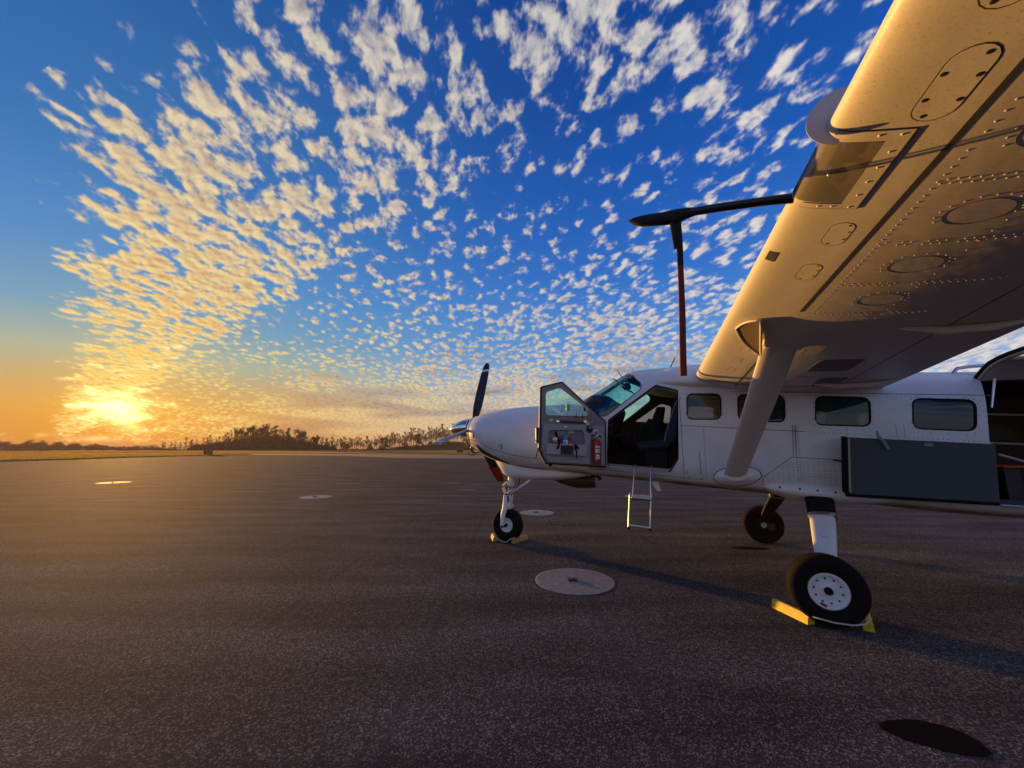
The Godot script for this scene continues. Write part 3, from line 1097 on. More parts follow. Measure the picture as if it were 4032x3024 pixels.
var st_cache := {}
func station(x: float) -> PackedFloat32Array:
	var key := snappedf(x, 0.0005)
	if st_cache.has(key):
		return st_cache[key]
	var n := STATIONS.size()
	x = clampf(x, STATIONS[0][0], STATIONS[n - 1][0])
	var i := 0
	while i < n - 2 and STATIONS[i + 1][0] < x:
		i += 1
	var h: float = STATIONS[i + 1][0] - STATIONS[i][0]
	var t: float = (x - STATIONS[i][0]) / h
	var out := PackedFloat32Array()
	for c in range(1, 7):
		out.append((2 * t * t * t - 3 * t * t + 1) * STATIONS[i][c] + (t * t * t - 2 * t * t + t) * slope(i, c) * h + (-2 * t * t * t + 3 * t * t) * STATIONS[i + 1][c] + (t * t * t - t * t) * slope(i + 1, c) * h)
	st_cache[key] = out
	return out

func hull(x: float, a: float, off := 0.0, side := 1.0) -> Vector3:
	var s := station(x)
	var up := a >= 0.0
	var h := (s[1] - s[3] if up else s[3] - s[0]) - off
	var e := 2.0 / (s[5] if up else s[4])
	var z := s[3] + (h if up else -h) * pow(sin(absf(a)), e)
	var y := (s[2] - off) * pow(maxf(cos(a), 0.0), e)
	return V(x, y * side, z)

func hull_f(x: float, y: float, z: float) -> float:
	var s := station(x)
	var up := z >= s[3]
	var h := s[1] - s[3] if up else s[3] - s[0]
	var n := s[5] if up else s[4]
	return pow(absf(y) / s[2], n) + pow(absf(z - s[3]) / h, n)

func hull_n(x: float, a: float, side := 1.0) -> Vector3:
	var p := hull(x, a)
	var y := maxf(-p.z, 1e-4)
	var z := p.y
	var s := station(x)
	var up := a >= 0.0
	var h := s[1] - s[3] if up else s[3] - s[0]
	var n := s[5] if up else s[4]
	var gy := n / s[2] * pow(y / s[2], n - 1.0)
	var gz := n / h * pow(absf(z - s[3]) / h, n - 1.0) * (1.0 if up else -1.0)
	var gx := (hull_f(x + 0.01, y, z) - hull_f(x - 0.01, y, z)) / 0.02
	return V(gx, gy * side, gz).normalized()

func ang(x: float, z: float) -> float:       # the angle of a height on the side
	var s := station(x)
	var up := z >= s[3]
	var h := s[1] - s[3] if up else s[3] - s[0]
	var n := s[5] if up else s[4]
	var a := asin(clampf(pow(clampf(absf(z - s[3]) / h, 0, 1), n / 2.0), 0, 1))
	return a if up else -a

func ang_y(x: float, y: float) -> float:     # the angle of a place on the roof, by its distance from the middle
	var s := station(x)
	return acos(clampf(pow(absf(y) / s[2], s[5] / 2.0), 0, 1))

func side_poly(pts: Array, r := 0.0) -> PackedVector2Array:   # an outline in (x, z) as one in (x, angle), with points close together
	var v := []
	for p in pts:
		v.append(p if p is Vector2 else Vector2(p[0], p[1]))
	var q: PackedVector2Array = rounded(v, r, 5) if r > 0.0 else PackedVector2Array(v)
	var out := PackedVector2Array()
	for i in q.size():
		var b := q[(i + 1) % q.size()]
		var n := maxi(1, int(q[i].distance_to(b) / 0.06))
		for k in n:
			var p := q[i].lerp(b, float(k) / n)
			out.append(Vector2(p.x, ang(p.x, p.y)))
	return out

func stations_between(x0: float, x1: float, step: float) -> PackedFloat32Array:
	var out := PackedFloat32Array()
	var n := int(ceil((x1 - x0) / step))
	for i in n + 1:
		out.append(lerpf(x0, x1, float(i) / n))
	return out

# one skin: cells of the (x, angle) net, less the holes, or (keep) only what lies inside the outlines
func skin(st: SurfaceTool, xs: PackedFloat32Array, holes: Array, off := 0.0, side := 1.0, keep := false, inward := false, na := 44, grime := false) -> void:
	var boxes := []
	for h in holes:
		var b := Rect2(h[0], Vector2.ZERO)
		for p in h:
			b = b.expand(p)
		boxes.append(b)
	for i in xs.size() - 1:
		for j in na:
			var a0 := lerpf(-PI / 2, PI / 2, float(j) / na)
			var a1 := lerpf(-PI / 2, PI / 2, float(j + 1) / na)
			var cell := PackedVector2Array([Vector2(xs[i], a0), Vector2(xs[i + 1], a0), Vector2(xs[i + 1], a1), Vector2(xs[i], a1)])
			var r := Rect2(xs[i], a0, xs[i + 1] - xs[i], a1 - a0)
			var pieces := [cell] if not keep else []
			for k in holes.size():
				if not boxes[k].intersects(r, true):
					continue
				if keep:
					pieces.append_array(Geometry2D.intersect_polygons(cell, holes[k]))
				else:
					var next := []
					for p in pieces:
						next.append_array(Geometry2D.clip_polygons(p, holes[k]))
					pieces = next
			for p in pieces:
				var idx := PackedInt32Array([0, 1, 2, 0, 2, 3]) if p.size() == 4 and pieces.size() == 1 and p == cell else Geometry2D.triangulate_polygon(p)
				for t in range(0, idx.size(), 3):
					var q := []
					var nn := []
					for c in 3:
						var w: Vector2 = p[idx[t + c]]
						q.append(hull(w.x, w.y, off, side))
						nn.append(hull_n(w.x, w.y, side) * (-1.0 if inward else 1.0))
					if grime:  # keel band: oil stain with the bottom corner's shade painted in
						skin_tri(st, q, nn)
					else:
						tri(st, q[0], q[1], q[2], nn[0], nn[1], nn[2])

func oil_and_shade(p: Vector3) -> Color:              # oil along the keel and painted shade of its lower corner (linear colour)
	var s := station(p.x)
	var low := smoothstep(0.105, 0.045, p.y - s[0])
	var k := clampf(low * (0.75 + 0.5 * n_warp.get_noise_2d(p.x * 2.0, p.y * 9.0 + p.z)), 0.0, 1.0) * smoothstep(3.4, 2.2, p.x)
	var soot_and_shade := 0.22 * smoothstep(0.55, 0.1, p.y - s[0]) * clampf(0.5 + n_warp.get_noise_2d(p.x * 0.8, p.y * 5.0), 0, 1)
	return Color(1, 1, 1).lerp(Color(0.22, 0.14, 0.085), clampf(1.0 * k + soot_and_shade, 0, 1))

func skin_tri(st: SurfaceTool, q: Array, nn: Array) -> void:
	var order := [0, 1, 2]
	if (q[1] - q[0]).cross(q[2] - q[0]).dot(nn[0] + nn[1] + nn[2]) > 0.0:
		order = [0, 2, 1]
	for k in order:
		st.set_color(oil_and_shade(q[k]))
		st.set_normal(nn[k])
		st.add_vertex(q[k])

func jamb(st: SurfaceTool, poly: PackedVector2Array, off0: float, off1: float, side := 1.0) -> void:
	st.set_smooth_group(-1)
	var cen := Vector3.ZERO
	for p in poly:
		cen += hull(p.x, p.y, off0, side) / poly.size()
	for i in poly.size():
		var a := poly[i]
		var b := poly[(i + 1) % poly.size()]
		var p := hull(a.x, a.y, off0, side)
		var q := hull(b.x, b.y, off0, side)
		var r := hull(b.x, b.y, off1, side)
		var s := hull(a.x, a.y, off1, side)
		ftri(st, p, q, r, cen - p)
		ftri(st, p, r, s, cen - p)

func hull_tube(st: SurfaceTool, poly: PackedVector2Array, off: float, r: float, side := 1.0, closed := true, segs := 5) -> void:
	var pts := []
	for p in poly:
		pts.append(hull(p.x, p.y, off, side))
	tube(st, pts, r, segs, Vector2(1, 1), V(0, 0, 1), false, closed)

# a thin seam that lies on the skin, along points in (x, z)
func seam(st: SurfaceTool, pts: Array, w: float, side := 1.0) -> void:
	st.set_smooth_group(-1)
	var prev := []
	for i in pts.size() - 1:
		var a := Vector2(pts[i][0], pts[i][1])
		var b := Vector2(pts[i + 1][0], pts[i + 1][1])
		var n := maxi(1, int(a.distance_to(b) / 0.08))
		var across := (b - a).orthogonal().normalized() * w * 0.5
		prev = []
		for k in n + 1:
			var c := a.lerp(b, float(k) / n)
			var row := []
			for s in [-1.0, 1.0]:
				var d: Vector2 = c + across * s
				row.append(hull(d.x, ang(d.x, d.y), -0.003, side))
			if prev.size():
				var o := hull_n(c.x, ang(c.x, c.y), side)
				ftri(st, prev[0], prev[1], row[1], o)
				ftri(st, prev[0], row[1], row[0], o)
			prev = row

# ---- wing: chord fraction s (0 at the leading edge), span y, upper or lower side
func wing_point(s: float, y: float, upper: bool) -> Vector3:
	var le := Vector2(1.05 - 0.1 * y, 2.654 + 0.052 * (y - 0.97))
	var te := Vector2(-1.03, 2.385 + 0.052 * (y - 0.97))
	var c := le.x - te.x
	var tt := 0.17 - 0.05 * (y - 0.97) / 7.0
	var yt := tt / 0.2 * (0.2969 * sqrt(s) - 0.126 * s - 0.3516 * s * s + 0.2843 * s * s * s - 0.1036 * s * s * s * s)
	var camb := 0.0184 * (1.0 - pow((0.15 - s) / 0.15, 2.0)) if s < 0.15 else 0.0184 * (1.0 - s) / 0.85
	var p := le.lerp(te, s)
	return Vector3(p.x, p.y + c * (camb + (yt if upper else -yt)), -y)

func wing_normal(s: float, y: float, upper: bool) -> Vector3:
	var e := 0.002
	var s0 := maxf(s - e, 0.0002)
	var du := wing_point(s + e, y, upper) - wing_point(s0, y, upper)
	var dv := wing_point(s, y + 0.01, upper) - wing_point(s, y - 0.01, upper)
	var n := du.cross(dv).normalized()
	return n if (n.y > 0.0) == upper or absf(n.y) < 0.2 and n.x > 0.0 else -n

func on_wing(s: float, y: float, off := 0.0) -> Vector3:
	return wing_point(s, y, false) + wing_normal(s, y, false) * off

func wing_frame(s: float, y: float, off := 0.0) -> Transform3D:   # local x along the span, local z out of the skin
	var n := wing_normal(s, y, false)
	var x := (wing_point(s, y + 0.05, false) - wing_point(s, y - 0.05, false)).normalized()
	return Transform3D(Basis(x, n.cross(x), n), on_wing(s, y, off))

func wing_mesh(st: SurfaceTool, ys: Array, sgn: float, open_y := Vector2(-1, -1), open_s := 0.0) -> void:
	var ss := [0.0, 0.0015, 0.005, 0.010, 0.017, 0.027, 0.040, 0.055, 0.075, 0.105, 0.14, 0.18, 0.22, 0.27, 0.33, 0.40, 0.48, 0.56, 0.64, 0.72, 0.80, 0.88, 0.95, 1.0]
	for i in ys.size() - 1:
		for up in [false, true]:
			for k in ss.size() - 1:
				if sgn > 0.0 and ys[i] > open_y.x - 0.001 and ys[i + 1] < open_y.y + 0.001 and ss[k + 1] <= (0.0401 if up else open_s + 0.0001):
					continue
				var q := []
				var nn := []
				for c in [[i, k], [i + 1, k], [i + 1, k + 1], [i, k + 1]]:
					var p := wing_point(ss[c[1]], ys[c[0]], up)
					var n := wing_normal(ss[c[1]], ys[c[0]], up)
					if ss[c[1]] < 0.001:
						n = Vector3(0.97, -0.24, 0)
					q.append(Vector3(p.x, p.y, p.z * sgn))
					nn.append(Vector3(n.x, n.y, n.z * sgn))
				tri(st, q[0], q[1], q[2], nn[0], nn[1], nn[2])
				tri(st, q[0], q[2], q[3], nn[0], nn[2], nn[3])
		if i == 0:
			# the join over the nose of the section
			pass
	for y in [ys[0], ys[-1]]:
		for k in ss.size() - 1:
			var q := []
			for c in [[k, false], [k + 1, false], [k + 1, true], [k, true]]:
				var p := wing_point(ss[c[0]], y, c[1])
				q.append(Vector3(p.x, p.y, p.z * sgn))
			var o := V(0, sgn * (1.0 if y == ys[-1] else -1.0), 0)
			tri(st, q[0], q[1], q[2], o, o, o)
			tri(st, q[0], q[2], q[3], o, o, o)

# a flat-topped patch that lies on the wing: outline in (along the span, along the chord) metres round (s, y)
func wing_plate(st: SurfaceTool, s: float, y: float, outline: PackedVector2Array, z0: float, z1: float) -> void:
	var chord := wing_point(0, y, false).x + 1.03
	var top := []
	var bot := []
	for p in outline:
		var ss := clampf(s + p.y / chord, 0.004, 0.98)
		top.append(on_wing(ss, y + p.x, z1))
		bot.append(on_wing(ss, y + p.x, z0))
	var n := wing_normal(s, y, false)
	var cen := on_wing(s, y, z1)
	st.set_smooth_group(1)
	for i in top.size():
		var j := (i + 1) % top.size()
		ftri(st, cen, top[i], top[j], n)
	st.set_smooth_group(-1)
	for i in top.size():
		var j := (i + 1) % top.size()
		var o: Vector3 = (top[i] + top[j]) * 0.5 - cen
		ftri(st, bot[i], bot[j], top[j], o)
		ftri(st, bot[i], top[j], top[i], o)

func stadium(l: float, w: float, n := 8) -> PackedVector2Array:   # half length and half width
	var out := PackedVector2Array()
	for e in [1.0, -1.0]:
		for k in n + 1:
			var t := lerpf(-PI / 2, PI / 2, float(k) / n)
			out.append(Vector2(e * (l - w + cos(t) * w), e * sin(t) * w))
	return out

func build_airplane() -> void:
	rng.seed = 99
	var plane := thing("airplane", "white high-wing single-propeller airplane with its doors standing open", "airplane", Transform3D(Basis(Vector3.UP, 2.71224), Vector3(3.784, 0, -5.585)))
	build_fuselage(plane)
	build_cabin(plane)
	build_doors(plane)
	build_wing(plane)
	build_gear(plane)
	build_nose(plane)
	build_tail(plane)

var door_hole: PackedVector2Array
var cargo_hole: PackedVector2Array
var shield_hole: PackedVector2Array
var windows_left := []
var windows_right := []

func build_fuselage(plane: Node3D) -> void:
	door_hole = side_poly([[2.237, 1.406], [2.189, 2.09], [1.492, 2.585], [1.205, 2.485], [1.262, 1.52], [1.373, 1.345]], 0.02)
	cargo_hole = side_poly([[-1.90, 2.455], [-1.864, 2.297], [-1.83, 2.056], [-1.80, 1.785], [-1.775, 1.09], [-3.02, 1.03], [-3.06, 2.43]], 0.0)
	# the windscreen: up the side post, over the roof edge, down the middle post and back along its foot
	shield_hole = PackedVector2Array()
	for p in [[2.289, 2.15, 0], [2.221, 2.152, 0], [2.028, 2.29, 0], [1.87, 2.41, 0], [1.718, 2.526, 0], [1.697, 2.585, 0], [1.717, 2.65, 0], [1.77, 2.70, 0], [0, 0.58, 1.83], [0, 0.48, 1.91], [0, 0.34, 1.975], [0, 0.18, 2.01], [0, 0.035, 2.02], [0, 0.035, 2.2], [0, 0.035, 2.4], [0, 0.035, 2.6], [0, 0.035, 2.80], [0, 0.16, 2.79], [0, 0.30, 2.755], [0, 0.42, 2.70], [0, 0.53, 2.62], [2.53, 2.285, 0], [2.45, 2.225, 0], [2.37, 2.18, 0]]:
		if p[0] == 0:
			shield_hole.append(Vector2(p[2], ang_y(p[2], p[1])))
		else:
			shield_hole.append(Vector2(p[0], ang(p[0], p[1])))
	var W := [[[1.087, 2.425], [0.668, 2.400], [0.697, 2.052], [1.112, 2.066]], [[0.470, 2.382], [-0.045, 2.335], [-0.012, 1.992], [0.498, 2.030]], [[-0.365, 2.306], [-0.880, 2.262], [-0.841, 1.920], [-0.322, 1.952]], [[-1.258, 2.232], [-1.767, 2.188], [-1.712, 1.848], [-1.208, 1.888]]]
	for w in W:
		windows_left.append(side_poly(w, 0.085))
		windows_right.append(side_poly(w, 0.085))
	windows_right.append(side_poly([[2.02, 2.155], [1.52, 2.50], [1.345, 2.43], [1.40, 2.11]], 0.06))
	var left: Array = windows_left.duplicate()
	left.append_array([door_hole, cargo_hole, shield_hole])
	var right: Array = windows_right.duplicate()
	right.append(shield_hole)
	var xs := stations_between(-7.6, -3.3, 0.24)
	xs.append_array(stations_between(-3.3, 2.86, 0.075).slice(1))
	var st := ST()
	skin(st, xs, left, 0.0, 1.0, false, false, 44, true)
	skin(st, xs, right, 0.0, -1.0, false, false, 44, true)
	put("fuselage", st, "white_paint", plane, false)
	st = ST()
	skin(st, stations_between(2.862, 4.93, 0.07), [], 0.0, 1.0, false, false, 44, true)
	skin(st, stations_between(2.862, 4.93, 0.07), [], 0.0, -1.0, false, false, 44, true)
	put("engine_cowling", st, "white_paint", plane, false)
	# the lining inside and the edges of the openings
	st = ST()
	var xi := stations_between(-4.4, 2.60, 0.11)
	skin(st, xi, left, 0.05, 1.0, false, true, 36)
	skin(st, xi, right, 0.05, -1.0, false, true, 36)
	put("cabin_lining", st, "headliner", plane, false)
	st = ST()
	for w in windows_left:
		jamb(st, w, 0.0, 0.05)
	for w in windows_right:
		jamb(st, w, 0.0, 0.05, -1.0)
	jamb(st, shield_hole, 0.0, 0.05)
	jamb(st, shield_hole, 0.0, 0.05, -1.0)
	put("window_reveal", st, "lining_dark", plane)
	st = ST()
	jamb(st, door_hole, 0.0, 0.05)
	var df := put("crew_door_frame", st, "edge_cream", plane)
	st = ST()
	hull_tube(st, door_hole, 0.004, 0.010)
	put("seal", st, "black_rubber", df)
	st = ST()
	jamb(st, cargo_hole, 0.0, 0.06)
	put("cargo_door_frame", st, "panel_grey", plane)
	# panes
	for side in [1.0, -1.0]:
		var list: Array = windows_left if side > 0.0 else windows_right
		for w in list:
			st = ST()
			skin(st, stations_between(-2.85, 2.1, 0.11), [w], 0.012, side, true)
			var pane := put("cabin_window", st, "dark_cabin_glass" if side > 0.0 and (w as PackedVector2Array)[0].x < 0.6 else "cabin_glass", plane, false)
			st = ST()
			hull_tube(st, w, 0.002, 0.009, side)
			put("seal", st, "black_rubber", pane)
		st = ST()
		skin(st, stations_between(1.68, 2.82, 0.05), [shield_hole], 0.004, side, true)
		skin(st, stations_between(1.68, 2.82, 0.05), [shield_hole], 0.010, side, true, true)
		jamb(st, shield_hole, 0.004, 0.010, side)
		var ws := put("windscreen", st, "tint_glass", plane, false)
		st = ST()
		hull_tube(st, shield_hole, 0.0, 0.007, side)
		put("seal", st, "seam", ws)
	# seams between the panels of the skin, on the side one sees and on the other
	var seams := [
		[[1.16, 2.36], [1.19, 2.36], [1.20, 1.25]], [[1.19, 1.98], [0.62, 1.935], [-0.2, 1.87]], [[1.16, 1.36], [1.14, 1.17]],
		[[0.99, 1.62], [0.985, 1.15]], [[0.55, 2.42], [-1.0, 2.30], [-1.9, 2.23]], [[0.28, 1.305], [-0.043, 1.56], [-0.561, 1.528], [-0.55, 1.25]],
		[[0.285, 1.30], [0.29, 1.14]], [[2.20, 1.40], [2.195, 1.24]], [[-0.085, 1.95], [-0.06, 1.57]], [[-0.115, 1.95], [-0.09, 1.57]],
		[[2.86, 2.38], [2.865, 1.30]]]
	for s in seams:
		st = ST()
		seam(st, s, 0.007)
		put("panel_seam", st, "seam", plane)
	# keel edge band: oil stain and painted shade, both in the skin colour
	# rivets: on the doubler above the main gear, along frames and round the windows
	var dots := []
	for i in 15:
		for j in 9:
			var x := 0.22 - i * 0.052
			var z := 1.255 + j * 0.036
			if z < 1.56 - maxf(0.0, (x + 0.04) * 1.0) - 0.02 and rng.randf() > 0.08:
				dots.append(Vector2(x + rng.randf_range(-0.003, 0.003), z - 0.08 * absf(x) * 0.2))
	for f in [0.93, 0.42, -0.085, -0.115, -0.6, -1.05, -1.12]:
		for k in 32:
			dots.append(Vector2(f - 0.0005 * k, 1.28 + k * 0.021))
	for f in [2.36, 2.13]:
		for k in 60:
			dots.append(Vector2(0.6 - k * 0.04, 1.94 - k * 0.0035 + (f - 2.13) * 2.0))
	for w in windows_left:
		var c := Vector2.ZERO
		for p in w:
			c += p / w.size()
		for i in range(0, w.size(), 2):
			var q: Vector2 = c + (w[i] - c) * Vector2(1.09, 1.14)
			dots.append(Vector2(q.x, hull(q.x, q.y).y))
	for k in 12:
		dots.append(Vector2(-1.79 - 0.003 * k, 2.42 - k * 0.06))
	st = ST()
	lathe(st, [[0.0055, 0.0], [0.0035, 0.0018], [0.0005, 0.0022]], Transform3D(), 6)
	st.generate_normals()
	var mm := MultiMesh.new()
	mm.transform_format = MultiMesh.TRANSFORM_3D
	mm.mesh = st.commit()
	mm.instance_count = dots.size()
	for i in dots.size():
		var a := ang(dots[i].x, dots[i].y)
		var n := hull_n(dots[i].x, a)
		mm.set_instance_transform(i, Transform3D(frame_along(n) * Basis(Vector3.RIGHT, PI / 2), hull(dots[i].x, a)))
	var mi := MultiMeshInstance3D.new()
	mi.name = "rivet"
	mi.multimesh = mm
	mi.material_override = M["seam"]
	mi.set_meta("kind", "stuff")
	plane.add_child(mi)
	# fairing where the wing meets the roof, the gear fairing, and small things on the skin
	st = ST()
	var rings := []
	for i in 26:
		var t := i / 25.0
		var x := lerpf(1.76, -1.35, t)
		var k := sqrt(clampf(1.0 - pow(absf(t - 0.38) / 0.62 if t > 0.38 else (0.38 - t) / 0.38, 2.6), 0.0, 1.0))
		var zc := lerpf(2.66, 2.38, t)
		var ring := PackedVector3Array()
		for j in 28:
			var a := TAU * j / 28.0
			var ca := cos(a)
			var sa := sin(a)
			ring.append(V(x, signf(ca) * pow(absf(ca), 0.55) * (0.30 + 0.60 * k), zc + signf(sa) * pow(absf(sa), 0.7) * (0.02 + (0.30 if sa > 0 else 0.075) * k)))
		rings.append(ring)
	loft(st, rings)
	put("wing_root_fairing", st, "clean_white", plane)
	st = ST()
	rings = []
	for i in 20:
		var t := i / 19.0
		var k := sqrt(sin(PI * clampf(pow(t, 0.8), 0.012, 0.988)))
		var ring := PackedVector3Array()
		for j in 26:
			var a := TAU * j / 26.0
			ring.append(V(lerpf(0.27, -1.0, t), signf(cos(a)) * pow(absf(cos(a)), 0.5) * (0.70 + 0.20 * k), lerpf(1.185, 1.085, t) + sin(a) * (0.02 + (0.115 if sin(a) > 0.0 else 0.135) * k)))
		rings.append(ring)
	loft(st, rings)
	var gf := put("gear_fairing", st, "clean_white", plane)
	for x in [0.13, -0.07, -0.24, -0.41, -0.60]:
		st = ST()
		var c := V(x, 0.905, 1.165 + x * 0.07)
		lathe(st, [[0.012, 0.0], [0.012, 0.004]], Transform3D(frame_along(V(0, 1, 0.3)) * Basis(Vector3.RIGHT, PI / 2), c + V(0, -0.012 - absf(x + 0.2) * 0.05, 0.02)), 8)
		put("screw", st, "screw_dark", gf)
	for a in [[2.06, 0.0, 2.84, 2.16, 0.0, 3.02, 0.006], [1.86, 0.12, 2.90, 1.89, 0.12, 2.99, 0.004], [1.34, -0.1, 2.92, 1.22, -0.1, 3.16, 0.008]]:
		st = ST()
		tube(st, [V(a[0], a[1], a[2]), V(a[3], a[4], a[5])], [a[6] * 1.6, a[6]], 7)
		put("antenna", st, "seam", plane)
	st = ST()
	rings = []
	for q in [[1.66, 1.56, 1.175], [1.63, 1.545, 1.09], [1.60, 1.53, 1.045]]:
		var ring := PackedVector3Array()
		for j in 12:
			var a := TAU * j / 12.0
			ring.append(V((q[0] + q[1]) * 0.5 + cos(a) * (q[0] - q[1]) * 0.5, 0.42 + sin(a) * 0.012, q[2]))
		rings.append(ring)
	loft(st, rings)
	put("antenna", st, "clean_white", plane)
	# fresh-air vent beside the wing root
	st = ST()
	var vp := hull(1.19, ang(1.19, 2.62), -0.002)
	lathe(st, [[0.035, 0.0], [0.035, 0.004], [0.027, 0.005]], Transform3D(frame_along(hull_n(1.19, ang(1.19, 2.62))) * Basis(Vector3.RIGHT, PI / 2), vp), 16)
	put("air_vent", st, "black_plastic", plane)
	# grab handle on the roof by the cargo door
	st = ST()
	tube(st, [V(-1.76, 0.52, 2.53), V(-1.80, 0.52, 2.585), V(-1.90, 0.52, 2.60), V(-2.05, 0.52, 2.60)], 0.020, 8)
	put("roof_handle", st, "aluminium", plane)

func P2(a: Array) -> PackedVector2Array:
	var out := PackedVector2Array()
	for p in a:
		out.append(Vector2(p[0], p[1]))
	return out

func floor_z(x: float) -> float:
	return 1.335 + (x - 1.7) * 0.07

func seat(plane: Node3D, called: String, x: float, y: float, top: float, cloth: String) -> void:
	var s := sub(called, plane)
	var st := ST()
	bbox(st, Transform3D(Basis(V(0, 1, 0), 0.06), V(x + 0.22, y, floor_z(x) + 0.40)), Vector3(0.50, 0.14, 0.46), 0.05)
	put("cushion", st, cloth, s)
	for i in [-0.18, 0.18]:
		st = ST()
		bbox(st, Transform3D(Basis(), V(x + 0.2, y + i, floor_z(x) + 0.16)), Vector3(0.30, 0.32, 0.04), 0.005)
		put("base_rail", st, "cabin_carpet", s)
	st = ST()
	var rings := []
	for q in [[0.0, 0.44, 0.23, 0.09], [0.2, 0.58, 0.245, 0.10], [0.5, 0.88, 0.235, 0.085], [0.75, 1.02, 0.19, 0.07], [1.0, top - floor_z(x), 0.11, 0.045]]:
		var lean: float = -0.30 * (q[1] - 0.44)
		var ring := PackedVector3Array()
		for j in 20:
			var a := TAU * j / 20.0
			ring.append(V(x + lean + signf(cos(a)) * pow(absf(cos(a)), 0.6) * q[3], y + signf(sin(a)) * pow(absf(sin(a)), 0.6) * q[2], floor_z(x) + q[1]))
		rings.append(ring)
	loft(st, rings)
	put("backrest", st, cloth, s)
	if called == "copilot_seat":
		return
	st = ST()
	var line := []
	for q in [[0.46, 0.24, 0.10], [0.62, 0.25, 0.10], [0.88, 0.24, 0.085], [1.02, 0.195, 0.07], [top - floor_z(x) - 0.02, 0.115, 0.045]]:
		line.append(V(x - 0.30 * (q[0] - 0.44) + q[2] * 0.85, y + q[1] * 0.93, floor_z(x) + q[0]))
	tube(st, line, 0.005, 5)
	put("piping", st, "piping", s)

func build_cabin(plane: Node3D) -> void:
	var st := ST()
	for q in [[2.55, -4.2]]:
		var a := V(q[0], 0.76, floor_z(q[0]))
		var b := V(q[1], 0.72, floor_z(q[1]))
		var m := Transform3D()
		quad(st, m, a, b, V(q[1], -0.72, floor_z(q[1])), V(q[0], -0.76, floor_z(q[0])), Vector3.UP)
		quad(st, m, a - Vector3(0, 0.03, 0), b - Vector3(0, 0.03, 0), V(q[1], -0.72, floor_z(q[1]) - 0.03), V(q[0], -0.76, floor_z(q[0]) - 0.03), Vector3.DOWN)
	put("cabin_floor", st, "cabin_carpet", plane)
	# sill plates of the two door openings
	st = ST()
	for i in 2:
		var x0: float = [2.22, -1.80][i]
		var x1: float = [1.40, -3.0][i]
		tube(st, [V(x0, 0.785 if i == 0 else 0.80, floor_z(x0) + 0.035 if i == 0 else 1.085), V(x1, 0.785 if i == 0 else 0.80, floor_z(x1) + 0.035 if i == 0 else 1.03)], 0.009, 6)
	put("door_sill", st, "aluminium", plane)
	# instrument panel and its hood
	var ip := sub("instrument_panel", plane)
	st = ST()
	var rings := []
	for q in [[0.74, -0.10, 0.8], [0.66, -0.03, 0.95], [0.40, 0.0, 1.0], [0.0, -0.01, 1.0], [-0.40, 0.0, 1.0], [-0.66, -0.03, 0.95], [-0.74, -0.10, 0.8]]:
		var ring := PackedVector3Array()
		for p in rounded([Vector2(2.66, 2.16), Vector2(2.61, 2.46), Vector2(2.45, 2.555), Vector2(2.22, 2.50), Vector2(2.11, 2.37), Vector2(2.18, 2.18), Vector2(2.30, 2.05)], 0.07, 3):
			ring.append(V(2.4 + (p.x - 2.4) * q[2], q[0], 2.2 + (p.y + q[1] - 2.2) * q[2]))
		rings.append(ring)
	loft(st, rings)
	put("glare_hood", st, "seat_navy", ip)
	st = ST()
	bbox(st, Transform3D(Basis(), V(2.30, 0, 1.92)), Vector3(0.12, 0.52, 1.42), 0.02)
	put("panel", st, "black_plastic", ip)
	for i in 8:
		st = ST()
		lathe(st, [[0.038, 0.0], [0.038, 0.012], [0.030, 0.014]], Transform3D(Basis(Vector3.BACK, PI / 2), V(2.238, 0.62 - 0.11 * (i % 4), 2.02 - 0.11 * (i / 4))), 16)
		put("instrument", st, "panel_grey", ip)
	st = ST()
	for i in 2:
		var y: float = [0.36, -0.36][i]
		tube(st, [V(2.24, y, 1.86), V(1.99, y, 1.88)], 0.016, 6)
		tube(st, [V(1.98, y - 0.14, 1.98), V(1.98, y - 0.13, 1.86), V(1.98, y, 1.85), V(1.98, y + 0.13, 1.86), V(1.98, y + 0.14, 1.98)], 0.014, 6)
	put("control_yoke", st, "black_plastic", plane)
	# a clip-on fan behind the windscreen
	var fan := sub("cabin_fan", plane)
	st = ST()
	var fc := V(2.33, 0.50, 2.315)
	var fb := frame_along(V(-0.1, 1, -0.1)) * Basis(Vector3.RIGHT, PI / 2)
	for r in [0.058, 0.040, 0.022]:
		var ring := []
		for k in 20:
			ring.append(fc + fb * Vector3(cos(TAU * k / 20.0) * r, 0.012, sin(TAU * k / 20.0) * r))
		tube(st, ring, 0.0035, 4, Vector2(1, 1), fb.y, false, true)
	for k in 10:
		var a := TAU * k / 10.0
		tube(st, [fc + fb * Vector3(0, 0.012, 0), fc + fb * Vector3(cos(a) * 0.058, 0.012, sin(a) * 0.058)], 0.002, 4)
	put("cage", st, "label_white", fan)
	st = ST()
	lathe(st, [[0.054, -0.012], [0.056, 0.0], [0.02, 0.008]], Transform3D(fb, fc), 18)
	put("housing", st, "panel_grey", fan)
	st = ST()
	tube(st, [fc + V(0, 0, -0.05), V(2.22, 0.60, 2.28), V(2.16, 0.68, 2.345)], 0.009, 6)
	bbox(st, Transform3D(Basis(V(0, 1, 0), 0.7), V(2.15, 0.69, 2.345)), Vector3(0.09, 0.04, 0.03), 0.006)
	put("arm", st, "door_tray", fan)
	st = ST()
	tube(st, [V(2.80, 0, 2.43), V(2.45, 0, 2.60), V(2.20, 0, 2.735), V(2.03, 0, 2.82)], 0.022, 7)
	put("windscreen_post", st, "black_plastic", plane)
	var cp := sub("compass", plane)
	st = ST()
	bbox(st, Transform3D(Basis(V(0, 1, 0), 0.15), V(2.0, 0.06, 2.70)), Vector3(0.12, 0.10, 0.13), 0.012)
	put("case", st, "black_plastic", cp)
	st = ST()
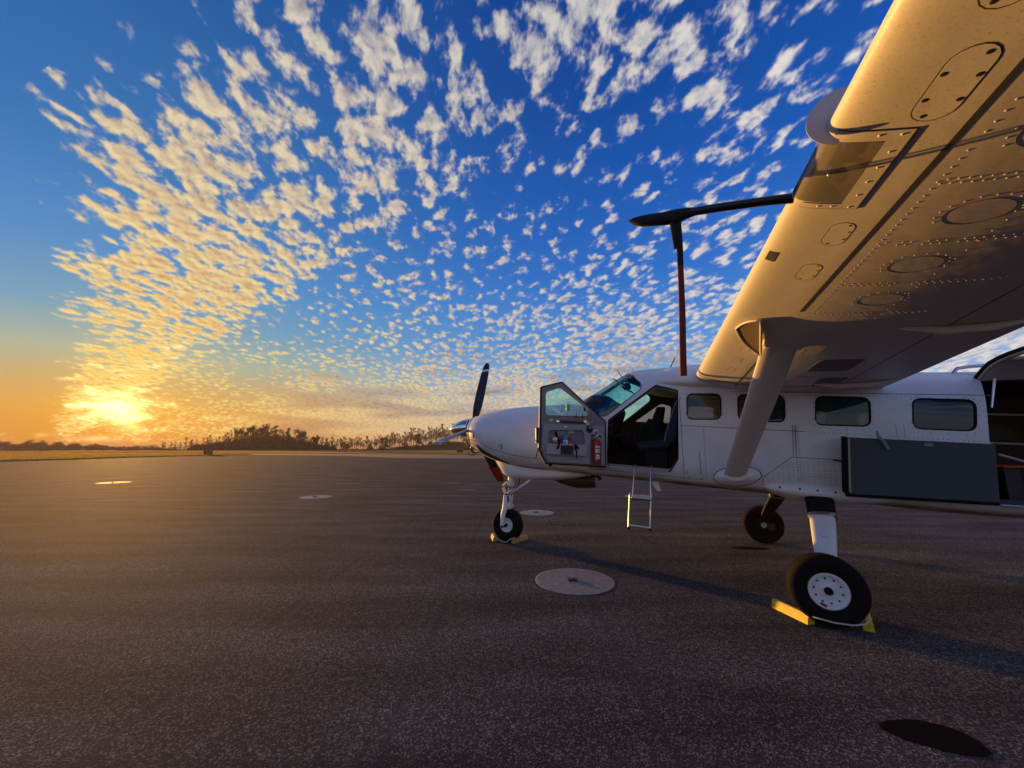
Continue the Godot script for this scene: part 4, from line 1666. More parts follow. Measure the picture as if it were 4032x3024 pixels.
	tube(st, [V(2.03, 0.0, 2.83), V(2.0, 0.04, 2.75)], 0.012, 6)
	put("stalk", st, "black_plastic", cp)
	for s in [0.38, -0.38]:
		st = ST()
		bbox(st, Transform3D(Basis(V(0, 1, 0), -0.55), V(2.05, s, 2.71)), Vector3(0.24, 0.012, 0.34), 0.004)
		put("sun_visor", st, "panel_grey", plane)
	seat(plane, "pilot_seat", 1.36, 0.37, 2.44, "seat_navy")
	seat(plane, "copilot_seat", 1.68, -0.37, 2.12, "seat_black")
	for i in 2:
		seat(plane, "passenger_seat", 0.30 - i * 1.0, 0.40 if i == 0 else -0.38, 1.98 - i * 0.06, "seat_black")
	# rails along the right wall of the cargo bay and a bench
	st = ST()
	for z in [2.13, 1.745]:
		tube(st, [V(-2.02, -0.735, z + 0.03), V(-3.2, -0.70, z - 0.05)], 0.014, 6)
	put("wall_rail", st, "label_white", plane)
	st = ST()
	bbox(st, Transform3D(Basis(V(0, 1, 0), 0.07), V(-2.62, -0.745, 1.94)), Vector3(1.2, 0.34, 0.02), 0.004)
	put("wall_panel", st, "olive_panel", plane)
	st = ST()
	bbox(st, Transform3D(Basis(V(0, 1, 0), 0.07), V(-3.15, -0.1, 1.75)), Vector3(0.03, 1.4, 1.35), 0.005)
	put("rear_bulkhead", st, "lining_dark", plane)
	st = ST()
	tube(st, [V(-1.90, 0.70, 1.60), V(-2.05, 0.72, 1.535), V(-2.25, 0.72, 1.525), V(-2.5, 0.70, 1.58), V(-2.7, 0.68, 1.68)], 0.014, 7)
	put("door_cable", st, "door_tray", plane)
	# boarding ladder, hooked over the sill
	var ld := sub("boarding_ladder", plane)
	for s in 2:
		st = ST()
		var xt: float = [1.833, 1.622][s]
		var xm: float = [1.885, 1.640][s]
		var zt: float = [1.415, 1.40][s]
		tube(st, [V(xt - 0.005, 0.74, zt + 0.012), V(xt, 0.86, zt + 0.02), V(xt + 0.003, 0.895, zt - 0.02), V(xm, 0.935, 0.985)], 0.0135, 6, Vector2(1, 0.75))
		put("upper_rail", st, "aluminium", ld)
		st = ST()
		var xo: float = [1.912, 1.628][s]
		var xb: float = [1.950, 1.668][s]
		tube(st, [V(xo, 0.935, 1.05), V(xb, 0.975, 0.585)], 0.012, 6)
		put("lower_rail", st, "aluminium", ld)
		st = ST()
		lathe(st, [[0.016, 0.0], [0.016, 0.03], [0.012, 0.035]], Transform3D(Basis(), V(xb, 0.976, 0.565)), 8)
		put("foot", st, "black_rubber", ld)
	st = ST()
	bbox(st, Transform3D(Basis(V(0, 1, 0), -0.05), V(1.765, 0.94, 0.985)), Vector3(0.26, 0.018, 0.065), 0.004)
	put("step", st, "aluminium", ld)
	st = ST()
	bbox(st, Transform3D(Basis(V(0, 1, 0), -0.05), V(1.765, 0.945, 0.970)), Vector3(0.25, 0.014, 0.055), 0.003)
	put("tread", st, "black_rubber", ld)
	st = ST()
	bbox(st, Transform3D(Basis(V(0, 1, 0), -0.06), V(1.808, 0.972, 0.612)), Vector3(0.28, 0.016, 0.05), 0.004)
	put("step", st, "aluminium", ld)

func build_doors(plane: Node3D) -> void:
	# crew door, swung forward on its front edge: local x from the hinge, y up, z away from the viewer
	var d := sub("crew_door", plane, Transform3D(Basis(V(0.766, 0.643, 0), Vector3.UP, V(0.766, 0.643, 0).cross(Vector3.UP)), V(2.235, 0.84, 0)))
	var I := Transform3D()
	var outline := rounded([Vector2(0.0, 2.062), Vector2(0.02, 1.402), Vector2(0.951, 1.461), Vector2(1.043, 1.641), Vector2(1.031, 1.864), Vector2(1.007, 2.542), Vector2(0.681, 2.629)], 0.015, 2)
	var win := rounded([Vector2(0.95, 2.478), Vector2(0.708, 2.560), Vector2(0.262, 2.250), Vector2(0.28, 2.135), Vector2(0.955, 2.135)], 0.05, 5)
	var st := ST()
	plate(st, outline, I, 0.0, 0.045, win)
	put("door_panel", st, "door_trim_upper", d)
	st = ST()
	var bigger := Geometry2D.offset_polygon(outline, 0.012)[0]
	plate(st, bigger, I, 0.046, 0.052, win)
	put("outer_skin", st, "white_paint", d)
	st = ST()
	outline_tube(st, Geometry2D.offset_polygon(outline, 0.004)[0], I, 0.008, 0.013)
	put("seal", st, "black_rubber", d)
	st = ST()
	plate(st, win, I, 0.018, 0.024)
	put("door_window", st, "tint_glass", d)
	st = ST()
	outline_tube(st, win, I, -0.002, 0.008)
	put("window_rim", st, "door_tray", d)
	# the lower panel with a recess for the pocket and one for the extinguisher
	var lower := rounded([Vector2(0.035, 1.995), Vector2(0.05, 1.425), Vector2(0.930, 1.482), Vector2(1.015, 1.648), Vector2(1.000, 2.015)], 0.02, 2)
	var rec := rounded([Vector2(0.945, 1.715), Vector2(0.915, 1.925), Vector2(0.372, 1.930), Vector2(0.352, 1.715)], 0.05, 4)
	var ext := P2([[0.262, 1.868], [0.088, 1.870], [0.110, 1.430], [0.288, 1.440]])
	st = ST()
	for piece in Geometry2D.clip_polygons(lower, P2([[0.32, 0], [0.32, 3], [3, 3], [3, 0]])):
		plate(st, piece, I, -0.001, -0.030, ext)
	for piece in Geometry2D.clip_polygons(lower, P2([[0.32, 0], [0.32, 3], [-3, 3], [-3, 0]])):
		plate(st, piece, I, -0.001, -0.030, rec)
	put("lower_trim", st, "door_trim_lower", d)
	st = ST()
	flat_poly(st, rec, I, -0.004, Vector3(0, 0, -1))
	flat_poly(st, ext, I, -0.004, Vector3(0, 0, -1))
	put("recess_back", st, "door_recess", d)
	# map pocket
	var pk := sub("map_pocket", d)
	st = ST()
	plate(st, rounded([Vector2(0.965, 1.735), Vector2(0.970, 1.590), Vector2(0.375, 1.560), Vector2(0.355, 1.718)], 0.02, 3), I, -0.085, -0.092)
	for q in [[0.963, 1.66], [0.362, 1.64]]:
		bbox(st, Transform3D(Basis(), Vector3(q[0], q[1], -0.058)), Vector3(0.008, 0.15, 0.058), 0.002)
	bbox(st, Transform3D(Basis(Vector3.BACK, 0.05), Vector3(0.67, 1.578, -0.058)), Vector3(0.59, 0.008, 0.058), 0.002)
	put("tray", st, "door_tray", pk)
	st = ST()
	plate(st, rounded([Vector2(0.765, 1.708), Vector2(0.767, 1.586), Vector2(0.578, 1.577), Vector2(0.580, 1.700)], 0.006, 2), I, -0.092, -0.098)
	put("tablet", st, "black_plastic", pk)
	st = ST()
	plate(st, P2([[0.775, 1.716], [0.778, 1.578], [0.568, 1.568], [0.570, 1.708]]), I, -0.0915, -0.095, P2([[0.762, 1.706], [0.764, 1.588], [0.580, 1.579], [0.582, 1.698]]))
	put("tablet_frame", st, "label_grey", pk)
	st = ST()
	tube(st, [Vector3(0.555, 1.716, -0.08), Vector3(0.545, 1.722, -0.096), Vector3(0.540, 1.66, -0.099), Vector3(0.525, 1.62, -0.10), Vector3(0.530, 1.52, -0.098)], [0.012, 0.020, 0.018, 0.010, 0.008], 6, Vector2(1, 0.4), Vector3.BACK)
	tube(st, [Vector3(0.545, 1.722, -0.098), Vector3(0.505, 1.675, -0.100), Vector3(0.488, 1.655, -0.100)], [0.016, 0.013, 0.010], 6, Vector2(1, 0.4), Vector3.BACK)
	put("strap_end", st, "black_rubber", pk)
	st = ST()
	tube(st, [Vector3(0.805, 1.905, -0.008), Vector3(0.790, 1.83, -0.03), Vector3(0.782, 1.745, -0.088), Vector3(0.800, 1.70, -0.098), Vector3(0.822, 1.655, -0.098)], 0.017, 6, Vector2(1, 0.3), Vector3.BACK)
	put("strap", st, "black_rubber", pk)
	# placards
	for q in [[0.735, 1.888, 0.16, 0.055, "label_grey"], [0.56, 1.90, 0.10, 0.045, "edge_cream"]]:
		st = ST()
		bbox(st, Transform3D(Basis(), Vector3(q[0], q[1], -0.006)), Vector3(q[2], q[3], 0.003), 0.0005)
		put("placard", st, q[4], d)
	for q in [[0.865, 2.068, 0.052, 0.026, -0.002], [0.655, 1.972, 0.048, 0.026, -0.032], [0.285, 2.03, 0.05, 0.045, -0.002], [0.175, 1.905, 0.062, 0.062, -0.032]]:
		st = ST()
		bbox(st, Transform3D(Basis(), Vector3(q[0], q[1], q[4])), Vector3(q[2], q[3], 0.005), 0.001)
		put("placard", st, "label_white", d)
	st = ST()
	lathe(st, [[0.018, 0.0], [0.016, 0.02], [0.006, 0.022]], Transform3D(Basis(Vector3.RIGHT, -PI / 2), Vector3(0.178, 1.90, -0.034)), 14)
	put("speaker_jack", st, "black_plastic", d)
	# pull strap
	var hp := sub("pull_handle", d)
	st = ST()
	tube(st, [Vector3(0.78, 2.058, -0.012), Vector3(0.72, 2.054, -0.03), Vector3(0.56, 2.048, -0.036), Vector3(0.40, 2.048, -0.03), Vector3(0.33, 2.047, -0.012)], 0.017, 8, Vector2(1, 0.55), Vector3.BACK)
	put("strap", st, "brown_leather", hp)
	for x in [0.765, 0.345]:
		st = ST()
		bbox(st, Transform3D(Basis(), Vector3(x, 2.053, -0.015)), Vector3(0.06, 0.036, 0.026), 0.006)
		put("end_cap", st, "chrome", hp)
	# latch lever
	var lv := sub("latch_lever", d)
	st = ST()
	lathe(st, [[0.055, 0.0], [0.052, 0.014], [0.02, 0.02]], Transform3D(Basis(Vector3.RIGHT, -PI / 2).scaled(Vector3(1, 1, 0.55)), Vector3(0.28, 1.945, -0.030)), 20)
	put("rosette", st, "black_plastic", lv)
	st = ST()
	tube(st, [Vector3(0.28, 1.95, -0.05), Vector3(0.24, 2.05, -0.075), Vector3(0.208, 2.145, -0.080)], [0.026, 0.022, 0.018], 8, Vector2(1, 0.5), Vector3.BACK)
	put("lever", st, "label_grey", lv)
	for x in [0.475, 0.375]:
		st = ST()
		bbox(st, Transform3D(Basis(), Vector3(x, 2.125, -0.012)), Vector3(0.034, 0.022, 0.02), 0.003)
		bbox(st, Transform3D(Basis(), Vector3(x, 2.155, -0.016)), Vector3(0.011, 0.055, 0.012), 0.003)
		put("window_latch", st, "black_plastic", d)
	# air vent with a hose, seen in the door window
	st = ST()
	bbox(st, Transform3D(Basis(), Vector3(0.585, 2.265, 0.036)), Vector3(0.06, 0.095, 0.03), 0.006)
	put("vent_box", st, "label_white", d)
	st = ST()
	tube(st, [Vector3(0.60, 2.29, 0.05), Vector3(0.66, 2.25, 0.06), Vector3(0.70, 2.18, 0.055), Vector3(0.705, 2.13, 0.05)], 0.006, 6)
	put("vent_hose", st, "door_tray", d)
	# outside handle and the stay rod
	st = ST()
	bbox(st, Transform3D(Basis(), Vector3(1.052, 1.85, 0.075)), Vector3(0.055, 0.225, 0.05), 0.008)
	put("outer_handle", st, "black_plastic", d)
	st = ST()
	tube(st, [Vector3(1.00, 1.725, -0.01), Vector3(1.045, 1.69, 0.02), Vector3(1.056, 1.66, 0.05), Vector3(1.075, 1.52, 0.10)], 0.007, 6)
	put("stay_rod", st, "black_rubber", d)
	st = ST()
	lathe(st, [[0.03, 0.0], [0.026, 0.03], [0.01, 0.04]], Transform3D(Basis(Vector3.RIGHT, PI), Vector3(0.88, 1.452, 0.03)), 12)
	put("bumper", st, "black_rubber", d)
	# lower cargo door, folded forward along the fuselage
	var c := sub("cargo_door_lower", plane, Transform3D(Basis(V(0.990, 0.139, 0), Vector3.UP, V(0.990, 0.139, 0).cross(Vector3.UP)), V(-1.80, 0.86, 0)))
	var co := rounded([Vector2(0.0, 1.708), Vector2(0.06, 1.118), Vector2(1.335, 1.165), Vector2(1.275, 1.79)], 0.015, 2)
	st = ST()
	plate(st, co, I, -0.02, 0.03)
	put("inner_panel", st, "cargo_door_panel", c)
	st = ST()
	var co2 := Geometry2D.offset_polygon(co, 0.012)[0]
	plate(st, co2, I, 0.031, 0.045)
	put("outer_skin", st, "white_paint", c)
	st = ST()
	tube(st, [Vector3(0.06, 1.105, 0.004), Vector3(1.35, 1.152, 0.004), Vector3(1.36, 1.18, 0.004), Vector3(1.295, 1.80, 0.004)], 0.026, 6)
	put("seal", st, "black_rubber", c)
	st = ST()
	tube(st, [Vector3(1.322, 1.18, -0.018), Vector3(1.262, 1.775, -0.018)], 0.010, 6)
	put("edge_strip", st, "edge_cream", c)
	st = ST()
	bbox(st, Transform3D(Basis(), Vector3(0.552, 1.704, -0.022)), Vector3(0.075, 0.038, 0.004), 0.001)
	put("placard", st, "label_grey", c)
	st = ST()
	tube(st, [Vector3(0.915, 1.652, -0.03), Vector3(0.965, 1.745, -0.055), Vector3(1.002, 1.795, -0.055), Vector3(1.005, 1.855, -0.05)], [0.020, 0.018, 0.016, 0.011], 7, Vector2(1, 0.5), Vector3.BACK)
	put("latch_lever", st, "label_grey", c)
	st = ST()
	tube(st, [Vector3(1.31, 1.515, -0.01), Vector3(1.36, 1.518, 0.0), Vector3(1.42, 1.532, 0.03)], 0.010, 6)
	put("catch", st, "black_rubber", c)
	for q in [[1.225, 1.27], [1.20, 1.60], [0.9, 1.185], [0.55, 1.17], [0.2, 1.16], [0.12, 1.62]]:
		st = ST()
		lathe(st, [[0.009, 0.0], [0.006, 0.004]], Transform3D(Basis(Vector3.RIGHT, -PI / 2), Vector3(q[0], q[1], -0.020)), 8)
		put("screw", st, "screw_dark", c)
	# upper cargo door, swung up on the roof edge
	var u := sub("cargo_door_upper", plane)
	var arc := [[0.66, 2.405], [0.735, 2.445], [0.81, 2.482], [0.91, 2.522], [1.05, 2.546], [1.20, 2.560], [1.38, 2.566], [1.55, 2.562]]
	st = ST()
	st.set_smooth_group(1)
	for part in 2:
		for i in arc.size() - 1:
			if i >= 4 and i < 6 and part < 2:
				continue
			var a: Array = arc[i]
			var b: Array = arc[i + 1]
			var h := 0.0 if part == 0 else 0.05
			var m := Transform3D()
			quad(st, m, V(-1.90, a[0], a[1] + h), V(-1.90, b[0], b[1] + h), V(-3.05, b[0], b[1] + h), V(-3.05, a[0], a[1] + h), Vector3.DOWN if part == 0 else Vector3.UP)
	put("door_panel", st, "white_paint", u)
	st = ST()
	for e in [-1.90, -2.10, -2.85, -3.05]:
		var line := []
		for a in arc:
			line.append(V(e, a[0], a[1] + 0.024))
		tube(st, line, 0.026, 6, Vector2(1, 0.9))
	tube(st, [V(-1.9, 1.05, 2.57), V(-3.05, 1.05, 2.57)], 0.025, 6)
	tube(st, [V(-1.9, 1.40, 2.59), V(-3.05, 1.40, 2.59)], 0.025, 6)
	put("frame", st, "edge_cream", u)
	st = ST()
	var line2 := []
	for a in arc:
		line2.append(V(-1.875, a[0] - 0.01, a[1] + 0.045))
	tube(st, line2, 0.020, 6)
	put("seal", st, "black_rubber", u)
	st = ST()
	bbox(st, Transform3D(Basis(), V(-2.48, 1.225, 2.585)), Vector3(0.75, 0.006, 0.34), 0.001)
	put("door_window", st, "cabin_glass", u)
	st = ST()
	tube(st, [V(-1.985, 0.72, 2.42), V(-1.90, 0.74, 2.10)], 0.014, 6)
	put("gas_strut", st, "aluminium", u)

func build_wing(plane: Node3D) -> void:
	var w := sub("left_wing", plane)
	var ys := [0.70, 1.1, 1.6, 2.2, 2.8, 3.4, 4.0, 4.40, 4.63, 4.97, 5.3, 5.8, 6.4, 7.0, 7.6, 7.94]
	var st := ST()
	wing_mesh(st, ys, 1.0, Vector2(4.63, 4.97), 0.105)
	put("wing_skin", st, "wing_paint", w, false)
	st = ST()
	wing_mesh(st, [0.70, 2.2, 4.0, 5.8, 7.94], -1.0)
	put("right_wing", st, "wing_paint", plane, false)
	# landing light bay behind a clear nose piece
	var bay := sub("landing_light", plane)
	st = ST()
	var m := Transform3D()
	for y in [4.632, 4.968]:
		var pts := [wing_point(0.0004, y, false), wing_point(0.02, y, false), wing_point(0.055, y, false), wing_point(0.105, y, false), wing_point(0.105, y, false).lerp(wing_point(0.04, y, true), 0.6), wing_point(0.04, y, true), wing_point(0.01, y, true)]
		for i in range(1, pts.size() - 1):
			ftri(st, pts[0], pts[i], pts[i + 1], V(0, 1 if y < 4.8 else -1, 0))
	quad(st, m, wing_point(0.105, 4.632, false), wing_point(0.105, 4.968, false), wing_point(0.045, 4.968, true), wing_point(0.045, 4.632, true), V(1, 0, 0))
	put("bay", st, "door_trim_upper", bay)
	for y in [4.72, 4.88]:
		st = ST()
		lathe(st, [[0.0, 0.0], [0.03, 0.004], [0.048, 0.02], [0.055, 0.045], [0.056, 0.047], [0.002, 0.052]], Transform3D(Basis(Vector3.BACK, -PI / 2), wing_point(0.07, y, false) + V(-0.03, 0, 0.075)), 18)
		put("lamp", st, "chrome", bay)
	st = ST()
	for i in 4:
		for k in 8:
			var q := []
			for c in [[i, k], [i + 1, k], [i + 1, k + 1], [i, k + 1]]:
				var y := lerpf(4.63, 4.97, c[0] / 4.0)
				var tt: float = [0.105, 0.075, 0.05, 0.03, 0.014, 0.003, -0.006, -0.02, -0.04][c[1]]
				q.append(wing_point(absf(tt), y, tt < 0.0) + wing_normal(absf(tt), y, tt < 0.0) * 0.001)
			var o := wing_normal(0.03, 4.8, false)
			tri(st, q[0], q[1], q[2], o, o, o)
			tri(st, q[0], q[2], q[3], o, o, o)
	st.generate_normals()
	put("lens", st, "lens", bay, false)
	# frame of the lens, screwed to the skin
	st = ST()
	var fo := rounded([Vector2(-0.185, -0.02), Vector2(0.205, -0.02), Vector2(0.205, 0.275), Vector2(-0.185, 0.265)], 0.015, 2)
	for seg in [[4.590, 4.622, 0.02, 0.145], [4.975, 5.02, 0.012, 0.145]]:
		for k in 8:
			var s0: float = lerpf(seg[2], seg[3], k / 8.0)
			var s1: float = lerpf(seg[2], seg[3], (k + 1) / 8.0)
			quad(st, m, on_wing(s0, seg[0], 0.003), on_wing(s0, seg[1], 0.003), on_wing(s1, seg[1], 0.003), on_wing(s1, seg[0], 0.003), wing_normal(s0, 4.8, false))
	for k in 6:
		var y0 := lerpf(4.622, 4.975, k / 6.0)
		var y1 := lerpf(4.622, 4.975, (k + 1) / 6.0)
		quad(st, m, on_wing(0.108, y0, 0.003), on_wing(0.108, y1, 0.003), on_wing(0.145, y1, 0.003), on_wing(0.145, y0, 0.003), wing_normal(0.12, 4.8, false))
	put("lens_frame", st, "wing_paint", bay)
	st = ST()
	for e in [[0.147, 4.588, 0.147, 5.022, 0.009], [0.02, 4.588, 0.147, 4.588, 0.003], [0.012, 5.022, 0.147, 5.022, 0.003]]:
		var line := []
		for k in 9:
			line.append(on_wing(lerpf(e[0], e[2], k / 8.0), lerpf(e[1], e[3], k / 8.0), 0.001))
		tube(st, line, e[4] * 0.5, 5)
	put("frame_gap", st, "lap_seal", bay)
	for q in [[0.128, 4.60], [0.128, 4.68], [0.128, 4.76], [0.128, 4.84], [0.128, 4.92], [0.128, 5.0], [0.09, 5.0], [0.06, 4.605], [0.09, 4.605]]:
		st = ST()
		lathe(st, [[0.0055, 0.0], [0.004, 0.003], [0.0015, 0.0035]], wing_frame(q[0], q[1], 0.003) * Transform3D(Basis(Vector3.RIGHT, PI / 2), Vector3.ZERO), 8)
		put("screw", st, "rivet_metal", bay)
	# the lap line along the span
	st = ST()
	for i in 60:
		var y0 := lerpf(3.44, 7.9, i / 60.0)
		var y1 := lerpf(3.44, 7.9, (i + 1) / 60.0)
		quad(st, m, on_wing(0.2165, y0, 0.0015), on_wing(0.2165, y1, 0.0015), on_wing(0.2265, y1, 0.0015), on_wing(0.2265, y0, 0.0015), Vector3.DOWN)
	put("skin_lap", st, "lap_seal", w)
	st = ST()
	for i in 20:
		var y0 := lerpf(0.98, 2.62, i / 20.0)
		var y1 := lerpf(0.98, 2.62, (i + 1) / 20.0)
		quad(st, m, on_wing(0.2185, y0, 0.0015), on_wing(0.2185, y1, 0.0015), on_wing(0.2245, y1, 0.0015), on_wing(0.2245, y0, 0.0015), Vector3.DOWN)
	put("skin_lap", st, "lap_seal", w)
	st = ST()
	for i in 24:
		var s0 := 0.004 + 0.62 * pow(i / 24.0, 1.4)
		var s1 := 0.004 + 0.62 * pow((i + 1) / 24.0, 1.4)
		quad(st, m, on_wing(s0, 1.125, 0.002), on_wing(s0, 1.145, 0.002), on_wing(s1, 1.145, 0.002), on_wing(s1, 1.125, 0.002), wing_normal(s0, 1.1, false))
	put("root_band", st, "lap_seal", w)
	# access plates
	var plates := [[0.150, 5.175, 0.125, 0.052, 6], [0.130, 5.52, 0.125, 0.052, 6], [0.140, 5.86, 0.125, 0.052, 6], [0.150, 4.385, 0.095, 0.045, 4], [0.149, 4.0, 0.095, 0.045, 4], [0.136, 2.488, 0.085, 0.034, 0], [0.136, 2.1, 0.085, 0.034, 0], [0.139, 1.72, 0.085, 0.030, 0], [0.40, 2.56, 0.19, 0.075, 14], [0.50, 1.40, 0.24, 0.09, 14]]
	for p in plates:
		var ap := sub("access_plate", w)
		st = ST()
		wing_plate(st, p[0], p[1], stadium(p[2] + 0.004, p[3] + 0.004), -0.001, 0.0005)
		put("gap", st, "lap_seal", ap)
		st = ST()
		wing_plate(st, p[0], p[1], stadium(p[2], p[3]), 0.0, 0.0012)
		put("plate", st, "wing_paint", ap)
		var chord := wing_point(0, p[1], false).x + 1.03
		for k in p[4]:
			var t: float = TAU * (k + 0.25) / p[4]
			var oo := Vector2(cos(t) * (p[2] - 0.014), sin(t) * (p[3] - 0.014))
			if p[4] < 10:
				oo = [Vector2(p[2] * 0.80, p[3] * 0.45), Vector2(-p[2] * 0.85, -p[3] * 0.3), Vector2(0.25 * p[2], p[3] * 0.78), Vector2(-0.4 * p[2], p[3] * 0.78), Vector2(0.35 * p[2], -p[3] * 0.78), Vector2(-0.35 * p[2], -p[3] * 0.78)][k]
			st = ST()
			var r := 0.0085 if p[4] == 6 else 0.006
			lathe(st, [[r, 0.0], [r * 0.7, 0.0012]], wing_frame(p[0] + oo.y / chord, p[1] + oo.x, 0.0012) * Transform3D(Basis(Vector3.RIGHT, PI / 2), Vector3.ZERO), 8)
			put("screw", st, "screw_dark", ap)
	# small dark vent plate near the nose of the wing
	st = ST()
	wing_plate(st, 0.022, 4.14, P2([[-0.045, -0.018], [0.045, -0.018], [0.05, 0.022], [-0.05, 0.022]]), 0.0, 0.003)
	put("vent_plate", st, "lap_seal", w)
	# dull patches behind the strut
	for q in [[0.57, 2.07, 0.22, 0.17], [0.66, 1.35, 0.20, 0.12]]:
		st = ST()
		wing_plate(st, q[0], q[1], rounded([Vector2(-q[2], -q[3]), Vector2(q[2], -q[3]), Vector2(q[2], q[3]), Vector2(-q[2], q[3])], 0.06, 4), 0.0, 0.0016)
		put("walk_patch", st, "door_recess", w)
	# flap joint and hinge fairings
	st = ST()
	for i in 40:
		var y0 := lerpf(1.0, 7.8, i / 40.0)
		var y1 := lerpf(1.0, 7.8, (i + 1) / 40.0)
		quad(st, m, on_wing(0.742, y0, 0.0012), on_wing(0.742, y1, 0.0012), on_wing(0.747, y1, 0.0012), on_wing(0.747, y0, 0.0012), Vector3.DOWN)
	put("flap_joint", st, "lap_seal", w)
	for y in [1.25, 3.1]:
		st = ST()
		tube(st, [on_wing(0.60, y, 0.0), on_wing(0.72, y, 0.035), on_wing(0.86, y, 0.035), on_wing(0.99, y, 0.0)], [0.012, 0.032, 0.030, 0.010], 8, Vector2(0.7, 1))
		put("hinge_fairing", st, "wing_paint", w)
	# rivets stand a little proud and catch the low sun
	var dots := []
	for y in [1.55, 1.98, 2.95, 3.42, 3.86, 4.30, 4.74, 5.18, 5.62, 6.06, 6.5]:
		for k in 26:
			if rng.randf() < 0.12:
				continue
			var s := 0.27 + k * 0.0185
			dots.append([s, y - 0.012])
			dots.append([s + 0.007, y + 0.012])
	for y in range(0, 90):
		dots.append([0.262, 3.42 + y * 0.04])
		if y % 2 == 0:
			dots.append([0.48, 3.0 + y * 0.04])
	for c in [[0.42, 3.64], [0.40, 4.08], [0.40, 4.52], [0.38, 4.96], [0.38, 5.40], [0.38, 5.84]]:
		for k in 18:
			if k > 5 and k < 12:
				continue
			var t := TAU * k / 18.0
			dots.append([c[0] + sin(t) * 0.075, c[1] + cos(t) * 0.11])
	st = ST()
	lathe(st, [[0.0050, 0.0], [0.0044, 0.0010], [0.0026, 0.0018], [0.0004, 0.0021]], Transform3D(), 7)
	st.generate_normals()
	var mm := MultiMesh.new()
	mm.transform_format = MultiMesh.TRANSFORM_3D
	mm.mesh = st.commit()
	mm.instance_count = dots.size()
	for i in dots.size():
		mm.set_instance_transform(i, wing_frame(dots[i][0], dots[i][1], 0.0) * Transform3D(Basis(Vector3.RIGHT, PI / 2), Vector3.ZERO))
	var mi := MultiMeshInstance3D.new()
	mi.name = "rivet"
	mi.multimesh = mm
	mi.material_override = M["wing_paint"]
	mi.set_meta("kind", "stuff")
	w.add_child(mi)
	# flat oval hatches among them
	for c in [[0.42, 3.64], [0.40, 4.08], [0.40, 4.52], [0.38, 4.96], [0.38, 5.40]]:
		st = ST()
		var line := []
		for k in 28:
			var t := TAU * k / 28.0
			line.append(on_wing(c[0] + sin(t) * 0.062, c[1] + cos(t) * 0.085, 0.0))
		tube(st, line, 0.0011, 4, Vector2(1, 1), Vector3.UP, false, true)
		put("hatch_rim", st, "lap_seal", w)
	# stall fence: a thin curved plate round the nose of the section
	st = ST()
	var fence := P2([[0.39, 2.985], [0.43, 3.008], [0.47, 3.017], [0.50, 3.017], [0.521, 3.012], [0.545, 3.001], [0.563, 2.987], [0.583, 2.968], [0.599, 2.946], [0.609, 2.924], [0.614, 2.901], [0.615, 2.884], [0.614, 2.867], [0.608, 2.849], [0.600, 2.833], [0.590, 2.820], [0.579, 2.809], [0.568, 2.801], [0.557, 2.795], [0.545, 2.791], [0.534, 2.790], [0.524, 2.793], [0.521, 2.799], [0.524, 2.806], [0.535, 2.818], [0.544, 2.836], [0.550, 2.856], [0.548, 2.872], [0.536, 2.888], [0.51, 2.906], [0.47, 2.922], [0.40, 2.942]])
	plate(st, fence, Transform3D(Basis(V(1, 0, 0), Vector3.UP, V(1, 0, 0).cross(Vector3.UP)), V(0, 5.0, 0)), -0.0015, 0.0015)
	put("stall_fence", st, "fence_metal", plane)
	# pitot tube
	st = ST()
	tube(st, [on_wing(0.004, 4.60, -0.03), V(0.69, 4.60, 2.856), V(0.885, 4.60, 2.878), V(1.06, 4.60, 2.893)], [0.024, 0.0215, 0.0215, 0.0215], 12)
	put("pitot_tube", st, "black_paint", plane)
	# strut and its two fairings
	for side in [1.0, -1.0]:
		var sn := sub("wing_strut", plane)
		var rings := []
		for i in 9:
			var t := i / 8.0
			var mid := Vector3(lerpf(0.605, 0.315, t), lerpf(0.80, 2.80, t), lerpf(1.30, 2.60, t))
			var half := lerpf(0.125, 0.138, t)
			var up := Vector3(-0.29, 2.0, 1.30).normalized()
			var chord := Vector3(1, 0, 0.06)
			chord = (chord - up * chord.dot(up)).normalized()
			var th := up.cross(chord).normalized()
			var ring := PackedVector3Array()
			for k in 22:
				var a := TAU * k / 22.0
				var cx := cos(a)
				var ty := sin(a) * (0.30 if cx > 0 else 0.30 * (1.0 - 0.55 * pow(-cx, 2.0)))
				var p := mid + chord * cx * half + th * ty * half
				ring.append(V(p.x, p.y * side, p.z))
			rings.append(ring)
		st = ST()
		loft(st, rings)
		put("strut_blade", st, "wing_paint", sn)
		# foot: a shallow oval dome on the hull
		st = ST()
		rings = []
		for i in 7:
			var t := i / 6.0
			var ring := PackedVector3Array()
			for k in 28:
				var a := TAU * k / 28.0
				var r := lerpf(1.0, 0.42, pow(t, 0.7))
				var x := 0.575 + cos(a) * (0.265 if cos(a) > 0 else 0.275) * r
				var z := 1.305 + sin(a) * 0.125 * r + (x - 0.575) * -0.09
				var y := -hull(x, ang(x, z)).z + 0.004 + 0.075 * pow(t, 0.6)
				ring.append(V(x, y * side, z))
			rings.append(ring)
		loft(st, rings)
		put("lower_fairing", st, "clean_white", sn)
		st = ST()
		var rim := []
		for k in 32:
			var a := TAU * k / 32.0
			var x := 0.575 + cos(a) * (0.268 if cos(a) > 0 else 0.278)
			var z := 1.305 + sin(a) * 0.128 + (x - 0.575) * -0.09
			rim.append(V(x, (-hull(x, ang(x, z)).z + 0.002) * side, z))
		tube(st, rim, 0.006, 5, Vector2(1, 1), V(0, 1, 0), false, true)
		put("fairing_rim", st, "seam", sn)
